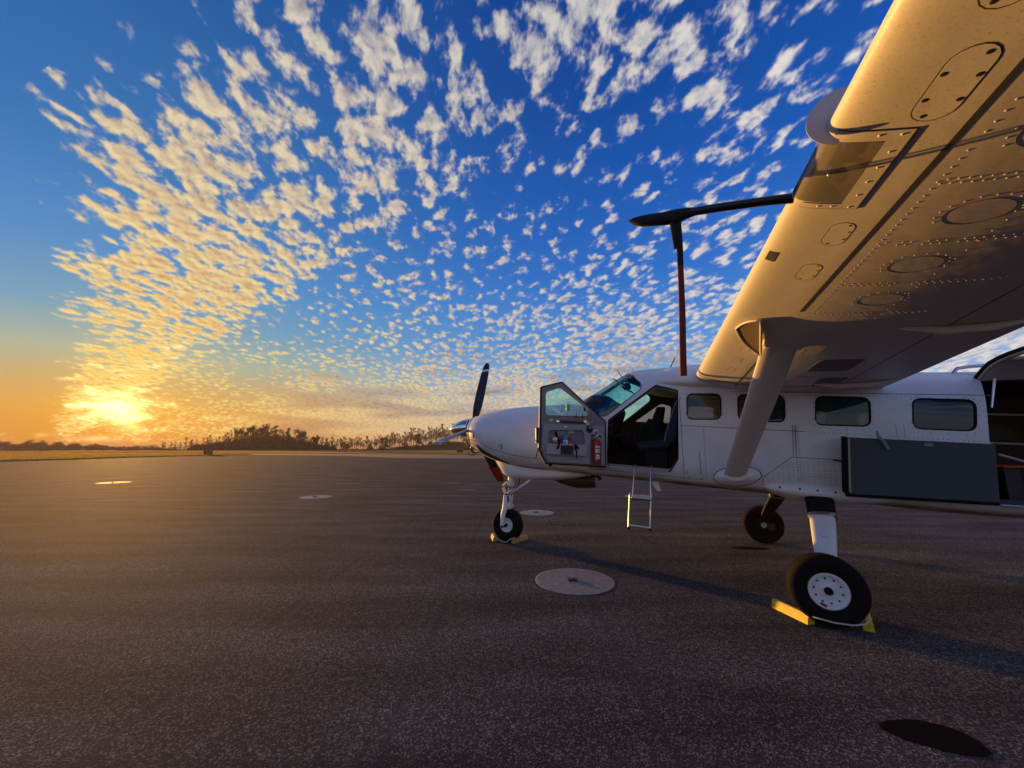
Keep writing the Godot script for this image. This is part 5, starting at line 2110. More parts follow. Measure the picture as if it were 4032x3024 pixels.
		if side > 0.0:
			for k in [2, 8, 15, 18, 22, 27]:
				st = ST()
				lathe(st, [[0.011, 0.0], [0.008, 0.006]], Transform3D(Basis(Vector3.RIGHT, -PI / 2).rotated(Vector3.UP, PI), rim[k] + V(-signf(rim[k].x - 0.575) * 0.012, 0.006, 0)), 8)
				put("screw", st, "screw_dark", sn)
		# head fairing under the wing
		st = ST()
		rings = []
		for i in 13:
			var t := i / 12.0
			var ring := PackedVector3Array()
			for k in 24:
				var a := TAU * k / 24.0
				var s0 := lerpf(0.19, 0.075, t) if cos(a) > 0 else lerpf(0.19, 0.075, t)
				var ca := cos(a)
				var cx: float = ca * (0.14 + (0.11 if ca > 0.0 else 0.27) * pow(t, 1.3))
				var wide := lerpf(0.05, 0.22, pow(t, 0.8)) * (1.0 if ca < 0.2 else 1.0 - 0.45 * (ca - 0.2) / 0.8)
				var y := lerpf(2.66, 3.14, t) + sin(a) * wide
				var base := wing_point(clampf((1.05 - 0.1 * y - (0.305 + cx)) / (2.08 - 0.1 * y), 0.02, 0.95), y, false)
				var z := lerpf(2.515, base.y + 0.01, pow(t, 0.75))
				if t > 0.98:
					z = base.y + 0.02
				ring.append(V(0.305 + cx - 0.05 * t, y * side, z))
			rings.append(ring)
		loft(st, rings)
		put("upper_fairing", st, "wing_paint", sn)
		# its flat pointed nose on the skin
		if side > 0.0:
			st = ST()
			var A := on_wing(0.045, 3.0, 0.004)
			var B := on_wing(0.112, 3.26, 0.01)
			var C := V(0.462, 2.67, 2.50)
			var outw := V(0.35, 0.75, -0.55).normalized()
			var rimp := []
			for k in 7:
				rimp.append(A.lerp(B, k / 6.0) + (A - C).normalized() * 0.05 * sin(PI * k / 6.0) * 0.6)
			for k in range(1, 7):
				rimp.append(B.lerp(C, k / 6.0))
			for k in range(1, 6):
				rimp.append(C.lerp(A, k / 6.0) + (A - B).normalized() * 0.05 * sin(PI * k / 6.0))
			for k in rimp.size():
				rimp[k] += outw * 0.02
			var cen := (A + B + C) / 3.0 + outw * 0.012
			for k in rimp.size():
				ftri(st, cen, rimp[k], rimp[(k + 1) % rimp.size()], outw)
			put("fairing_nose", st, "grime", sn)
			st = ST()
			tube(st, rimp, 0.010, 6, Vector2(1, 1), Vector3.UP, false, true)
			put("nose_rim", st, "wing_paint", sn)
			st = ST()
			tube(st, [V(0.40, 2.70, 2.50), V(0.395, 2.66, 2.475), V(0.35, 2.66, 2.455), V(0.31, 2.66, 2.475), V(0.305, 2.70, 2.50)], 0.008, 6)
			put("tie_ring", st, "aluminium", sn)

func wheel(parent: Node3D, center: Vector3, r: float, w: float, rim_r: float, out: float, front: bool) -> void:
	var n := sub("nose_wheel" if front else "main_wheel", parent)
	var xf := Transform3D(Basis(Vector3.RIGHT, -PI / 2 * out), center)   # local y points outboard
	var st := ST()
	var h := w * 0.5
	lathe(st, [[rim_r, -h * 0.62], [rim_r * 1.1, -h * 0.80], [r * 0.74, -h * 0.98], [r * 0.86, -h * 0.97], [r * 0.95, -h * 0.80], [r * 0.985, -h * 0.58], [r, -h * 0.3], [r, -h * 0.16], [r * 0.982, -h * 0.14], [r * 0.982, -h * 0.09], [r, -h * 0.07], [r, h * 0.07], [r * 0.982, h * 0.09], [r * 0.982, h * 0.14], [r, h * 0.16], [r, h * 0.3], [r * 0.985, h * 0.58], [r * 0.95, h * 0.80], [r * 0.86, h * 0.97], [r * 0.74, h * 0.98], [rim_r * 1.1, h * 0.80], [rim_r, h * 0.62]], xf, 56, false)
	put("tyre", st, "tyre_rubber", n)
	st = ST()
	lathe(st, [[rim_r * 1.02, -h * 0.66], [rim_r * 1.05, h * 0.60], [rim_r * 1.05, h * 0.70], [rim_r * 0.98, h * 0.74], [rim_r * 0.82, h * 0.66], [rim_r * 0.79, h * 0.52], [rim_r * 0.74, h * 0.49], [rim_r * 0.3, h * 0.50], [rim_r * 0.26, h * 0.55], [0.001, h * 0.55]], xf, 48, false)
	put("rim", st, "leg_paint" if front or out > 0.0 else "iron", n)  # far rim darker, the shade over there put into its colour
	st = ST()
	lathe(st, [[rim_r * 0.23, h * 0.50], [rim_r * 0.22, h * 0.72], [rim_r * 0.17, h * 0.75], [rim_r * 0.12, h * 0.70]], xf, 20)
	put("hub", st, "black_rubber", n)
	if front:
		for k in 8:
			var a := TAU * (k + 0.3) / 8.0
			st = ST()
			lathe(st, [[rim_r * 0.065, h * 0.49], [rim_r * 0.05, h * 0.53]], xf * Transform3D(Basis(), Vector3(cos(a) * rim_r * 0.62, 0, sin(a) * rim_r * 0.62)), 8)
			put("bolt", st, "screw_dark", n)
		return
	for k in 10:
		var a := TAU * (k + 0.3) / 10.0
		st = ST()
		lathe(st, [[rim_r * 0.058, h * 0.49], [rim_r * 0.058, h * 0.53], [rim_r * 0.03, h * 0.535]], xf * Transform3D(Basis(), Vector3(cos(a) * rim_r * 0.70, 0, sin(a) * rim_r * 0.70)), 8)
		put("bolt", st, "screw_dark", n)
	if out > 0.0:
		st = ST()
		bbox(st, xf * Transform3D(Basis(Vector3.UP, -0.45), Vector3(0.055, h * 0.735, -0.122)), Vector3(0.052, 0.004, 0.022), 0.001)
		put("slip_mark", st, "decal_red", n)

func build_gear(plane: Node3D) -> void:
	for side in [1.0, -1.0]:
		var g := sub("main_gear", plane)
		var secs := [[-0.275, 0.74, 1.12, 0.130, 0.040], [-0.24, 0.92, 1.02, 0.128, 0.040], [-0.195, 1.13, 0.915, 0.120, 0.038], [-0.13, 1.38, 0.73, 0.107, 0.034], [-0.075, 1.575, 0.565, 0.092, 0.031], [-0.035, 1.66, 0.43, 0.082, 0.030], [-0.02, 1.70, 0.33, 0.072, 0.03]]
		var make := func(i0: int, i1: int, grow_: float) -> SurfaceTool:
			var rings := []
			for i in range(i0, i1 + 1):
				var s: Array = secs[i]
				var p: Array = secs[maxi(i - 1, 0)]
				var q: Array = secs[mini(i + 1, secs.size() - 1)]
				var d := Vector3(0, q[1] - p[1], q[2] - p[2]).normalized()
				var t := Vector3(0, -d.z, d.y)
				var ring := PackedVector3Array()
				for k in 22:
					var a := TAU * k / 22.0
					var cx: float = signf(cos(a)) * pow(absf(cos(a)), 0.55) * (s[3] + grow_)
					var ty: float = signf(sin(a)) * pow(absf(sin(a)), 0.75) * (s[4] + grow_)
					ring.append(V(s[0] + cx, (s[1] + t.y * ty) * side, s[2] + t.z * ty))
				rings.append(ring)
			var o := ST()
			loft(o, rings)
			return o
		put("gear_leg", make.call(2, 6, 0.0), "leg_paint" if side > 0.0 else "black_paint", g)  # far leg black: boot colour, with its shade put into the paint
		put("leg_boot", make.call(0, 2, 0.012), "black_rubber", g)
		secs.insert(3, [-0.188, 1.16, 0.893, 0.119, 0.038])
		put("boot_clamp", make.call(2, 3, 0.020), "aluminium", g)
		if side > 0.0:
			# maker's lettering on the leg, too small to read
			for k in 11:
				if k == 2:
					continue
				var st0 := ST()
				bbox(st0, Transform3D(Basis(V(0, 0, 1), V(-1, 0, -0.25).normalized(), V(0, 1, 0)).orthonormalized(), V(-0.08 - k * 0.0072, 1.405 + 0.036 + k * 0.0004, 0.755 - k * 0.0018)), Vector3(0.006, 0.004, 0.0012), 0.0003)
				put("stencil_letter", st0, "screw_dark", g)
		var st := ST()
		lathe(st, [[0.045, 0.0], [0.045, 0.13]], Transform3D(Basis(Vector3.RIGHT, -PI / 2 * side), V(0.0, 1.64 * side, 0.322)), 16)
		put("axle", st, "strut_metal", g)
		st = ST()
		bbox(st, Transform3D(Basis(), V(-0.11, 1.66 * side, 0.30)), Vector3(0.12, 0.14, 0.06), 0.02)
		put("brake_calliper", st, "black_plastic", g)
		wheel(g, V(0.0, 1.775 * side, 0.322), 0.322, 0.225, 0.158, side, false)
	# nose gear
	var ng := sub("nose_gear", plane)
	var st := ST()
	tube(st, [V(4.165, 0, 1.24), V(4.185, 0, 0.98)], 0.062, 14)
	put("upper_collar", st, "leg_paint", ng)
	st = ST()
	tube(st, [V(4.182, 0, 1.0), V(4.215, 0, 0.68)], 0.044, 14)
	put("oleo_strut", st, "chrome", ng)
	st = ST()
	tube(st, [V(4.20, 0, 0.815), V(4.235, 0, 0.56)], [0.062, 0.066], 16)
	put("lower_collar", st, "leg_paint", ng)
	for s in [1.0, -1.0]:
		st = ST()
		tube(st, [V(4.265, 0.065 * s, 0.815), V(4.270, 0.075 * s, 0.66), V(4.262, 0.105 * s, 0.585), V(4.270, 0.150 * s, 0.48), V(4.282, 0.152 * s, 0.38), V(4.290, 0.150 * s, 0.27)], [0.040, 0.044, 0.048, 0.050, 0.036, 0.028], 12, Vector2(0.42, 1.0), V(1, 0, 0))
		put("fork_arm", st, "leg_paint", ng)
	st = ST()
	tube(st, [V(4.262, -0.15, 0.27), V(4.262, 0.0, 0.27), V(4.29, 0.175, 0.27)], 0.022, 10)
	put("axle", st, "black_plastic", ng)
	st = ST()
	tube(st, [V(4.20, -0.11, 0.585), V(4.21, -0.06, 0.62), V(4.21, 0.06, 0.62), V(4.20, 0.11, 0.585)], [0.03, 0.045, 0.045, 0.03], 10)
	put("fork_crown", st, "leg_paint", ng)
	for q in [[4.26, 1.06, 4.355, 0.955], [4.355, 0.955, 4.29, 0.815]]:
		st = ST()
		for s in [-0.03, 0.03]:
			tube(st, [V(q[0], s, q[1]), V(q[2], s * 0.6, q[3])], 0.014, 6)
		put("torque_link", st, "leg_paint", ng)
	for q in [[4.355, 0.955], [4.27, 1.07], [4.28, 0.82], [4.235, 0.845]]:
		st = ST()
		lathe(st, [[0.016, -0.05], [0.016, 0.05]], Transform3D(Basis(Vector3.RIGHT, PI / 2), V(q[0], 0, q[1])), 10)
		put("pin", st, "screw_dark", ng)
	st = ST()
	tube(st, [V(4.225, 0.06, 0.835), V(4.08, 0.05, 0.915), V(3.98, 0.045, 0.97)], [0.030, 0.034, 0.026], 10)
	tube(st, [V(3.98, 0.045, 0.97), V(3.66, 0.03, 1.16)], 0.020, 8)
	put("drag_brace", st, "leg_paint", ng)
	st = ST()
	tube(st, [V(4.23, 0.09, 0.81), V(4.12, 0.08, 0.905), V(4.00, 0.075, 0.985), V(3.98, 0.06, 1.12)], 0.008, 5)
	put("hose", st, "black_rubber", ng)
	st = ST()
	tube(st, [V(4.20, 0.07, 0.70), V(4.21, 0.075, 0.80)], 0.012, 6)
	put("hose_clamp", st, "black_rubber", ng)
	wheel(ng, V(4.245, 0, 0.288), 0.288, 0.20, 0.122, 1.0, true)

func build_nose(plane: Node3D) -> void:
	# lower fairing in front of and round the nose leg
	var st := ST()
	var rings := []
	for q in [[4.50, 1.46, 1.50, 0.06], [4.42, 1.35, 1.56, 0.11], [4.30, 1.19, 1.56, 0.17], [4.20, 1.135, 1.54, 0.21], [3.98, 1.12, 1.50, 0.27], [3.6, 1.105, 1.46, 0.33], [3.25, 1.12, 1.42, 0.36], [2.95, 1.155, 1.38, 0.34], [2.70, 1.20, 1.34, 0.26]]:
		var ring := PackedVector3Array()
		for k in 24:
			var a := TAU * k / 24.0
			ring.append(V(q[0], signf(cos(a)) * pow(absf(cos(a)), 0.75) * q[3], (q[1] + q[2]) * 0.5 + signf(sin(a)) * pow(absf(sin(a)), 0.75) * (q[2] - q[1]) * 0.5))
		rings.append(ring)
	loft(st, rings)
	put("lower_cowling", st, "clean_white", plane)
	# face of the cowling with the air intake
	st = ST()
	var ring0 := []
	for k in 40:
		var a := TAU * k / 40.0
		ring0.append(V(4.925, cos(a) * 0.335, 1.985 + sin(a) * 0.287))
	tube(st, ring0, 0.028, 8, Vector2(1, 1), V(1, 0, 0), false, true)
	put("cowling_lip", st, "clean_white", plane)
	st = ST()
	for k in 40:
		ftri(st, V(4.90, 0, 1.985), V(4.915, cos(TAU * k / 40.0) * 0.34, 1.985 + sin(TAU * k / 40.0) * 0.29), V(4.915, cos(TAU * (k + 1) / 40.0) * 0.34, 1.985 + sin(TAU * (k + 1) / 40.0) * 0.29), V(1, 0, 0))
	put("intake_shadow_board", st, "soot_and_shade", plane)  # black disc standing for the shade inside the intake opening
	st = ST()
	var lip := []
	for k in 28:
		var a := TAU * k / 28.0
		lip.append(V(4.895 - 0.06 * sin(a), cos(a) * 0.235, 1.70 + sin(a) * 0.105))
	tube(st, lip, 0.030, 8, Vector2(1, 1), V(1, 0, 0), false, true)
	put("intake_lip", st, "chrome", plane)
	# slots in the side of the lower cowling
	for k in 21:
		var t := k / 20.0
		var x := lerpf(4.68, 4.07, t)
		var z := lerpf(1.745, 1.43, pow(t, 0.85))
		var dz := lerpf(0.15, 0.05, t)
		st = ST()
		var rings2 := []
		for i in 5:
			var f := i / 4.0
			var xx := x - 0.035 * f
			var a := ang(xx, maxf(z - dz * f, station(xx)[0] + 0.012))
			var n := hull_n(xx, a)
			var p := hull(xx, a, -0.002)
			var w := 0.0075 * (0.6 if i == 0 or i == 4 else 1.0)
			rings2.append(PackedVector3Array([p + V(w, 0, 0), p + V(w, 0, 0) + n * 0.005, p - V(w, 0, 0) + n * 0.002, p - V(w, 0, 0)]))
		loft(st, rings2, true, true, -1)
		put("louvre", st, "lap_seal", plane)
	st = ST()
	seam(st, [[4.86, 1.84], [4.70, 1.80], [4.30, 1.655], [3.9, 1.56], [3.5, 1.51], [3.1, 1.48]], 0.008)
	put("panel_seam", st, "seam", plane)
	st = ST()
	seam(st, [[4.90, 2.26], [4.905, 2.0], [4.88, 1.8]], 0.006)
	put("panel_seam", st, "seam", plane)
	st = ST()
	for k in 24:
		var x := lerpf(4.02, 3.36, k / 24.0)
		var x1 := lerpf(4.02, 3.36, (k + 1) / 24.0)
		var z := lerpf(1.372, 1.315, k / 24.0)
		var o := Transform3D()
		quad(st, o, hull(x, ang(x, z - 0.012), -0.002), hull(x1, ang(x1, z - 0.012), -0.002), hull(x1, ang(x1, z + 0.012), -0.002), hull(x, ang(x, z + 0.012), -0.002), hull_n(x, ang(x, z)))
	put("gill_slot", st, "soot_and_shade", plane)
	for k in 18:
		var x := lerpf(4.0, 3.38, k / 17.0)
		var z := lerpf(1.372, 1.315, k / 17.0)
		st = ST()
		var a := ang(x, z)
		var b := Basis(V(1, 0, 0), V(0, 0, 1), hull_n(x, a)).orthonormalized()
		bbox(st, Transform3D(b.rotated(b.z, 0.25), hull(x, a, -0.006)), Vector3(0.011, 0.034, 0.010), 0.002)
		put("gill_tooth", st, "clean_white", plane)
	# latches
	for q in [[4.742, 1.905, 0.105, 0.02], [4.078, 1.708, 0.115, 0.022], [3.10, 1.365, 0.03, 0.03], [2.88, 1.33, 0.02, 0.03]]:
		st = ST()
		var a := ang(q[0], q[1])
		bbox(st, Transform3D(Basis(V(1, 0, 0), V(0, 0, 1), hull_n(q[0], a)).orthonormalized(), hull(q[0], a, -0.003)), Vector3(q[3], q[2], 0.008), 0.002)
		put("cowl_latch", st, "seam", plane)
	st = ST()
	var la := ang(4.125, 1.715)
	lathe(st, [[0.012, 0.0], [0.009, 0.004]], Transform3D(frame_along(hull_n(4.125, la)) * Basis(Vector3.RIGHT, PI / 2), hull(4.125, la, -0.001)), 10)
	put("cowl_screw", st, "screw_dark", plane)
	# exhaust
	st = ST()
	tube(st, [V(3.55, -0.24, 1.22), V(3.30, -0.30, 1.13), V(3.05, -0.35, 1.085), V(2.84, -0.39, 1.09), V(2.70, -0.42, 1.10)], [0.06, 0.10, 0.128, 0.135, 0.13], 18, Vector2(0.9, 1.0), Vector3.UP, false)
	put("exhaust_stack", st, "exhaust_steel", plane)
	st = ST()
	tube(st, [V(2.90, -0.385, 1.09), V(2.704, -0.418, 1.10)], [0.112, 0.118], 16, Vector2(0.9, 1.0), Vector3.UP, true)
	put("exhaust_inside", st, "soot_and_shade", plane)
	st = ST()
	tube(st, [V(2.62, 0.2, 1.24), V(2.50, 0.2, 1.205), V(2.47, 0.2, 1.15)], [0.03, 0.035, 0.028], 10)
	put("drain_mast", st, "black_plastic", plane)
	# propeller
	var pr := sub("propeller", plane)
	var axis := V(0.9985, 0, -0.055).normalized()
	var hub := V(5.0, 0, 2.085)
	st = ST()
	var sb := Basis(axis.cross(Vector3.UP).normalized(), axis, axis.cross(axis.cross(Vector3.UP)).normalized())
	lathe(st, [[0.175, 0.00], [0.180, 0.06], [0.178, 0.15], [0.166, 0.24], [0.142, 0.34], [0.106, 0.43], [0.066, 0.505], [0.026, 0.553], [0.002, 0.565]], Transform3D(sb, hub), 40)
	put("spinner", st, "chrome", pr)
	st = ST()
	lathe(st, [[0.20, -0.03], [0.20, 0.0], [0.176, 0.004]], Transform3D(sb, hub), 36)
	put("back_plate", st, "black_plastic", pr)
	for i in 3:
		var ang_ := deg_to_rad(16.0 + 120.0 * i)
		var rd := V(0, -sin(ang_), cos(ang_))
		var tg := V(0, cos(ang_), sin(ang_))
		rings = []
		var brings := []
		var tip_rings := []
		for q in [[0.10, 0.055, 0.050, 30.0], [0.20, 0.062, 0.040, 24.0], [0.30, 0.080, 0.026, 16.0], [0.45, 0.098, 0.018, 9.0], [0.70, 0.106, 0.014, 4.0], [0.95, 0.104, 0.011, 0.0], [1.15, 0.096, 0.009, -2.0], [1.24, 0.090, 0.008, -3.0], [1.29, 0.085, 0.008, -3.0], [1.36, 0.076, 0.007, -3.0], [1.41, 0.058, 0.006, -4.0], [1.445, 0.028, 0.004, -4.0]]:
			var tw := deg_to_rad(q[3])
			var ch := (V(1, 0, 0) * cos(tw) + tg * sin(tw))
			var th := rd.cross(ch).normalized()
			var ring := PackedVector3Array()
			for k in 16:
				var a := TAU * k / 16.0
				ring.append(hub + V(0.02, 0, 0) - V(1, 0, 0) * (0.06 * q[0]) + rd * q[0] + ch * cos(a) * q[1] + th * sin(a) * q[2])
			if q[0] <= 1.241:
				rings.append(ring)
			if q[0] >= 1.239 and q[0] <= 1.291:
				tip_rings.append(ring)
			if q[0] >= 1.289:
				brings.append(ring)
		st = ST()
		loft(st, rings)
		var blade := put("blade", st, "blade_grey" if i == 2 else "black_paint", pr)
		st = ST()
		loft(st, tip_rings)
		put("tip_band", st, "label_white", blade)
		st = ST()
		loft(st, brings)
		put("tip", st, "blade_grey" if i == 2 else "black_paint", blade)
		if i == 0:
			st = ST()
			var em := []
			for k in 20:
				var a := TAU * k / 20.0
				em.append(hub + V(0, 0, 0) + rd * (0.62 + cos(a) * 0.034) + V(-0.01 + sin(a) * 0.018, 0, 0) + tg * 0.0175)
			tube(st, em, 0.0018, 4, Vector2(1, 1), tg, false, true)
			tube(st, [hub + rd * 0.60 + V(-0.014, 0, 0) + tg * 0.0178, hub + rd * 0.64 + V(-0.006, 0, 0) + tg * 0.0178], 0.002, 4)
			put("blade_emblem", st, "label_grey", blade)

func build_tail(plane: Node3D) -> void:
	var st := ST()
	var rings := []
	for q in [[2.40, -5.0, -7.35, 0.07], [3.0, -5.9, -7.45, 0.06], [4.55, -6.75, -7.75, 0.03]]:
		var ring := PackedVector3Array()
		for k in 18:
			var a := TAU * k / 18.0
			ring.append(V((q[1] + q[2]) * 0.5 + cos(a) * (q[1] - q[2]) * 0.5, sin(a) * q[3], q[0]))
		rings.append(ring)
	loft(st, rings)
	put("tail_fin", st, "white_paint", plane)
	st = ST()
	rings = []
	for y in [-3.1, 0.0, 3.1]:
		var c := 0.62 if y == 0.0 else 0.42
		var ring := PackedVector3Array()
		for k in 16:
			var a := TAU * k / 16.0
			ring.append(V(-6.85 + cos(a) * c, y, 2.36 + sin(a) * 0.05))
		rings.append(ring)
	loft(st, rings)
	put("tailplane", st, "white_paint", plane)

# ------------------------------------------------------------------ things that only stand on, hang from or lie against something
func plane_xf() -> Transform3D:
	return (get_node("airplane") as Node3D).transform

func door_xf() -> Transform3D:
	return plane_xf() * (get_node("airplane/crew_door") as Node3D).transform

func chock(parent: Node3D, a: Vector3, b: Vector3, w: float, h: float, m: String) -> void:
	# a bar with sloping sides from a to b on the ground
	var d := (b - a).normalized()
	var s := d.cross(Vector3.UP)
	var st := ST()
	var rings := []
	for p in [a, a + d * 0.004, b - d * 0.004, b]:
		var k := 0.9 if p == a or p == b else 1.0
		var ring := PackedVector3Array()
		for q in [[-0.5, 0.0], [-0.42, 0.55], [-0.20, 1.0], [0.20, 1.0], [0.42, 0.55], [0.5, 0.0]]:
			ring.append(p + s * q[0] * w * k + Vector3.UP * (q[1] * h * k + 0.002))
		rings.append(ring)
	loft(st, rings, true, true, -1)
	put("chock_block", st, m, parent)

func build_loose_things() -> void:
	var px := plane_xf()
	var t := thing("wheel_chocks", "bright yellow wheel chocks tied with a rope round the near main wheel", "wheel chocks", px, "roped pairs of yellow wheel chocks")
	chock(t, V(0.405, 1.50, 0), V(0.165, 1.845, 0), 0.085, 0.085, "chock_yellow")
	chock(t, V(-0.365, 1.44, 0), V(-0.275, 1.80, 0), 0.085, 0.105, "chock_yellow")
	var st := ST()
	tube(st, [V(0.20, 1.80, 0.075), V(0.185, 1.825, 0.088), V(0.15, 1.880, 0.084), V(0.0, 1.915, 0.072), V(-0.14, 1.905, 0.070), V(-0.25, 1.835, 0.075), V(-0.283, 1.80, 0.095), V(-0.30, 1.73, 0.10)], 0.0075, 6)
	put("rope", st, "rope", t)
	t = thing("wheel_chocks", "faded yellow wheel chocks tied with a rope round the nose wheel", "wheel chocks", px, "roped pairs of yellow wheel chocks")
	chock(t, V(4.615, -0.12, 0), V(4.43, 0.15, 0), 0.085, 0.08, "chock_faded")
	chock(t, V(3.985, -0.27, 0), V(4.075, 0.15, 0), 0.085, 0.08, "chock_faded")
	st = ST()
	tube(st, [V(4.47, 0.09, 0.075), V(4.455, 0.13, 0.085), V(4.42, 0.16, 0.06), V(4.27, 0.175, 0.02), V(4.19, 0.175, 0.02), V(4.11, 0.16, 0.08), V(4.07, 0.13, 0.088), V(4.065, 0.06, 0.085)], 0.0075, 6)
	put("rope", st, "rope", t)
	# red boot and strap that hold the propeller
	t = thing("propeller_boot", "red vinyl boot pulled over the tip of the lower propeller blade", "propeller boot", px)
	var hub := V(5.0, 0, 2.085)
	var a2 := deg_to_rad(136.0)
	var rd := V(0, -sin(a2), cos(a2))
	var tg := V(0, cos(a2), sin(a2))
	st = ST()
	var rings := []
	for q in [[1.14, 0.13, 0.030, 0.02], [1.18, 0.122, 0.035, 0.0], [1.30, 0.128, 0.032, -0.02], [1.44, 0.118, 0.028, -0.02], [1.57, 0.085, 0.022, -0.02]]:
		var ring := PackedVector3Array()
		for k in 20:
			var a := TAU * k / 20.0
			ring.append(hub + V(-0.04 + q[3], 0, 0) + rd * q[0] + V(1, 0, 0) * signf(cos(a)) * pow(absf(cos(a)), 0.8) * q[1] + tg * sin(a) * q[2])
		rings.append(ring)
	loft(st, rings)
	put("boot", st, "red_vinyl", t)
	st = ST()
	tube(st, [hub + rd * 1.16 + V(-0.16, 0, 0), hub + rd * 1.15 + V(-0.20, 0, 0.01), hub + rd * 1.18 + V(-0.215, 0, 0), hub + rd * 1.23 + V(-0.175, 0, 0)], 0.018, 7)
	put("boot_loop", st, "red_vinyl", t)
	st = ST()
	tube(st, [hub + V(0.03, 0.20, 0.12), hub + V(0.03, 0.245, -0.05), hub + V(0.0, 0.285, -0.2), hub + V(-0.02, 0.30, -0.38), hub + V(-0.07, 0.30, -0.53), hub + V(-0.13, 0.27, -0.56), hub + V(-0.20, 0.18, -0.50)], 0.012, 6, Vector2(1, 0.5))
	put("strap", st, "brown_leather", t)
	# cover and ribbon on the pitot tube
	t = thing("pitot_cover", "black cover on the wing probe with a long dark red ribbon hanging down", "pitot cover", px)
	st = ST()
	tube(st, [V(1.00, 4.60, 2.888), V(1.045, 4.60, 2.889), V(1.09, 4.60, 2.883), V(1.16, 4.60, 2.888), V(1.21, 4.60, 2.896), V(1.26, 4.60, 2.902), V(1.305, 4.60, 2.913), V(1.335, 4.60, 2.922)], [0.023, 0.030, 0.040, 0.036, 0.034, 0.032, 0.022, 0.003], 12, Vector2(0.8, 1))
	put("sleeve", st, "cover_black", t)
	st = ST()
	tube(st, [V(1.088, 4.60, 2.86), V(1.086, 4.60, 2.80), V(1.086, 4.602, 2.69), V(1.090, 4.603, 2.58)], [0.019, 0.0175, 0.016, 0.0145], 8, Vector2(1.0, 0.25), V(0, 1, 0))
	put("ribbon_top", st, "cover_black", t)
	st = ST()
	tube(st, [V(1.112, 4.605, 2.86), V(1.110, 4.61, 2.78), V(1.106, 4.61, 2.695)], [0.014, 0.011, 0.009], 6, Vector2(1, 0.3), V(0, 1, 0))
	put("tie", st, "cover_black", t)
	st = ST()
	tube(st, [V(1.089, 4.603, 2.60), V(1.093, 4.605, 2.48), V(1.099, 4.606, 2.33), V(1.108, 4.604, 2.16), V(1.115, 4.602, 2.018)], [0.0145, 0.015, 0.0160, 0.0160, 0.0165], 8, Vector2(1.0, 0.28), V(0, 1, 0))
	put("ribbon", st, "red_ribbon", t)
	# things in and on the open crew door
	var dx := door_xf()
	t = thing("fire_extinguisher", "red fire extinguisher with white labels clipped in the open crew door", "fire extinguisher", dx * Transform3D(Basis(Vector3.BACK, 0.04), Vector3(0.198, 1.443, -0.058)))
	st = ST()
	lathe(st, [[0.040, 0.0], [0.052, 0.008], [0.054, 0.03], [0.054, 0.29], [0.050, 0.325], [0.034, 0.352], [0.020, 0.362]], Transform3D(), 24)
	put("cylinder", st, "extinguisher_red", t)
	st = ST()
	lathe(st, [[0.019, 0.36], [0.019, 0.385], [0.026, 0.39], [0.024, 0.41], [0.010, 0.415]], Transform3D(), 14)
	put("valve", st, "aluminium", t)
	st = ST()
	tube(st, [Vector3(0.015, 0.405, 0), Vector3(-0.03, 0.425, -0.01), Vector3(-0.075, 0.428, -0.015)], 0.008, 6, Vector2(1, 0.6))
	tube(st, [Vector3(0.062, 0.372, -0.01), Vector3(0.03, 0.384, -0.01), Vector3(0.0, 0.378, 0)], 0.006, 6, Vector2(1, 0.6))
	put("handle", st, "label_white", t)
	st = ST()
	tube(st, [Vector3(-0.02, 0.38, -0.01), Vector3(-0.055, 0.35, -0.02), Vector3(-0.068, 0.31, -0.02)], 0.007, 6)
	put("nozzle", st, "rope", t)
	for q in [[0.245, 0.026, "label_white", 0.8], [0.222, 0.012, "amber", 0.5], [0.185, 0.05, "label_white", 0.8], [0.118, 0.027, "label_white", 0.55], [0.082, 0.024, "label_white", 0.75]]:
		st = ST()
		var rg := []
		for e in [-0.5, 0.5]:
			var ring := PackedVector3Array()
			for k in 9:
				var a: float = -PI / 2 + (k / 8.0 - 0.5) * 2.0 * q[3]
				ring.append(Vector3(cos(a) * 0.0546, q[0] + q[1] * e, sin(a) * 0.0546))
			rg.append(ring)
		loft(st, rg, false, false)
		put("label", st, q[2], t)
	for q in [[-0.012, 0.19], [0.012, 0.19], [0.0, 0.172], [-0.018, 0.172]]:
		st = ST()
		bbox(st, Transform3D(Basis(), Vector3(q[0], q[1], -0.0548)), Vector3(0.012, 0.012, 0.002), 0.0004)
		put("label_print", st, "label_blue", t)
	t = thing("pill_bottle", "amber bottle with a white cap leaning in the door pocket, leftmost", "bottle", dx * Transform3D(Basis(Vector3.BACK, 0.12), Vector3(0.845, 1.69, -0.05)))
	st = ST()
	lathe(st, [[0.031, 0.0], [0.033, 0.004], [0.033, 0.085], [0.030, 0.09]], Transform3D(), 18)
	put("body", st, "amber", t)
	st = ST()
	lathe(st, [[0.0345, 0.088], [0.0345, 0.125], [0.032, 0.128]], Transform3D(), 18)
	put("cap", st, "bottle_white", t)
	st = ST()
	lathe(st, [[0.0335, 0.03], [0.0335, 0.06]], Transform3D(), 18, false)
	put("label", st, "decal_red", t)
	t = thing("wipes_tub", "white tub with a blue cap standing in the door pocket", "tub", dx * Transform3D(Basis(), Vector3(0.672, 1.675, -0.05)))
	st = ST()
	lathe(st, [[0.034, 0.0], [0.037, 0.004], [0.037, 0.105], [0.035, 0.11]], Transform3D(), 20)
	put("body", st, "bottle_white", t)
	st = ST()
	lathe(st, [[0.039, 0.108], [0.039, 0.158], [0.034, 0.164]], Transform3D(), 20)
	put("cap", st, "cap_blue", t)
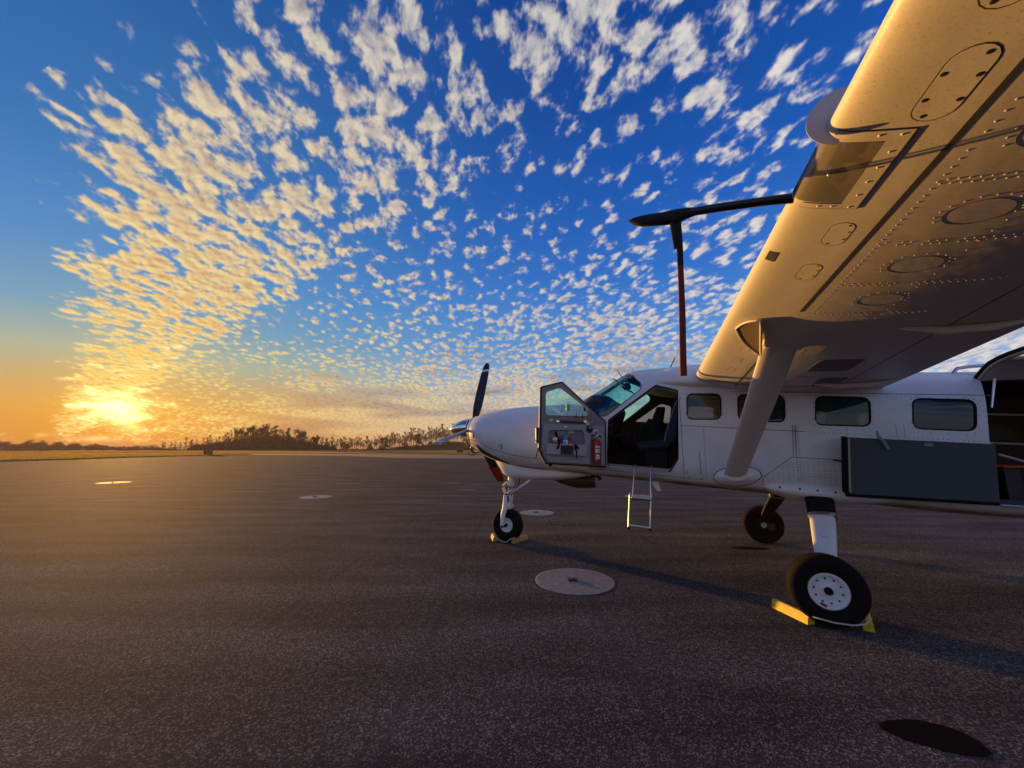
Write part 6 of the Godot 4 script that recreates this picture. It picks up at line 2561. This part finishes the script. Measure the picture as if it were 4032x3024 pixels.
	for q in [[-0.018, 0.06], [-0.024, 0.075], [-0.014, 0.085]]:
		st = ST()
		lathe(st, [[0.009, 0.0], [0.007, 0.001]], Transform3D(Basis(Vector3.RIGHT, -PI / 2), Vector3(-q[0], q[1], -0.0355)), 8)
		put("print", st, "label_blue", t)
	t = thing("red_can", "small red can beside the blue capped tub in the door pocket", "can", dx * Transform3D(Basis(), Vector3(0.592, 1.685, -0.052)))
	st = ST()
	lathe(st, [[0.033, 0.0], [0.036, 0.003], [0.036, 0.082], [0.033, 0.088], [0.030, 0.084]], Transform3D(), 20)
	put("body", st, "extinguisher_red", t)
	st = ST()
	lathe(st, [[0.0365, 0.028], [0.0365, 0.044]], Transform3D(), 20, false)
	put("label", st, "bottle_white", t)
	t = thing("wire_holder", "black wire clip holder behind the blue capped tub in the door pocket", "holder", dx)
	st = ST()
	tube(st, [Vector3(0.742, 1.70, -0.025), Vector3(0.745, 1.83, -0.022), Vector3(0.62, 1.825, -0.022), Vector3(0.575, 1.805, -0.022), Vector3(0.575, 1.76, -0.022)], 0.0055, 5)
	tube(st, [Vector3(0.742, 1.80, -0.022), Vector3(0.60, 1.79, -0.022)], 0.004, 5)
	put("wire", st, "black_plastic", t)
	# a crate in the cargo bay
	t = thing("cargo_crate", "dark crate with orange edges standing in the open cargo doorway", "crate", px)
	st = ST()
	bbox(st, Transform3D(Basis(), V(-2.30, 0.18, 1.26)), Vector3(0.46, 0.38, 0.40), 0.01)
	put("box", st, "black_plastic", t)
	st = ST()
	for q in [[-2.085, 1.452, 0.03, 0.03, 0.0], [-2.30, 1.462, 0.0, 0.0, 0.0]]:
		pass
	tube(st, [V(-2.07, 0.385, 1.462), V(-2.53, 0.385, 1.455)], 0.014, 6)
	tube(st, [V(-2.07, -0.02, 1.462), V(-2.53, -0.02, 1.455)], 0.014, 6)
	put("top_edge", st, "orange_plastic", t)
	st = ST()
	tube(st, [V(-2.245, 0.395, 1.45), V(-2.240, 0.395, 1.08)], 0.026, 6)
	put("corner_post", st, "orange_plastic", t)
	# jacket hung over the back of the far seat
	t = thing("jacket", "black jacket bunched over the back of the far cockpit seat", "jacket", px)
	st = ST()
	rings = []
	rng.seed = 5
	for i in 9:
		var f := i / 8.0
		var ring := PackedVector3Array()
		for k in 18:
			var a := TAU * k / 18.0
			var r := 1.0 + rng.randf_range(-0.09, 0.09)
			ring.append(V(1.62 + 0.26 * (1.0 - f * 0.25) * cos(a) * r * sqrt(maxf(0.05, 1.0 - f * f * 0.75)), -0.37 + 0.26 * sin(a) * r * sqrt(maxf(0.05, 1.0 - f * f * 0.7)), 1.74 + 0.42 * f + 0.02 * cos(a * 2.0)))
		rings.append(ring)
	loft(st, rings)
	put("cloth", st, "seat_black", t)
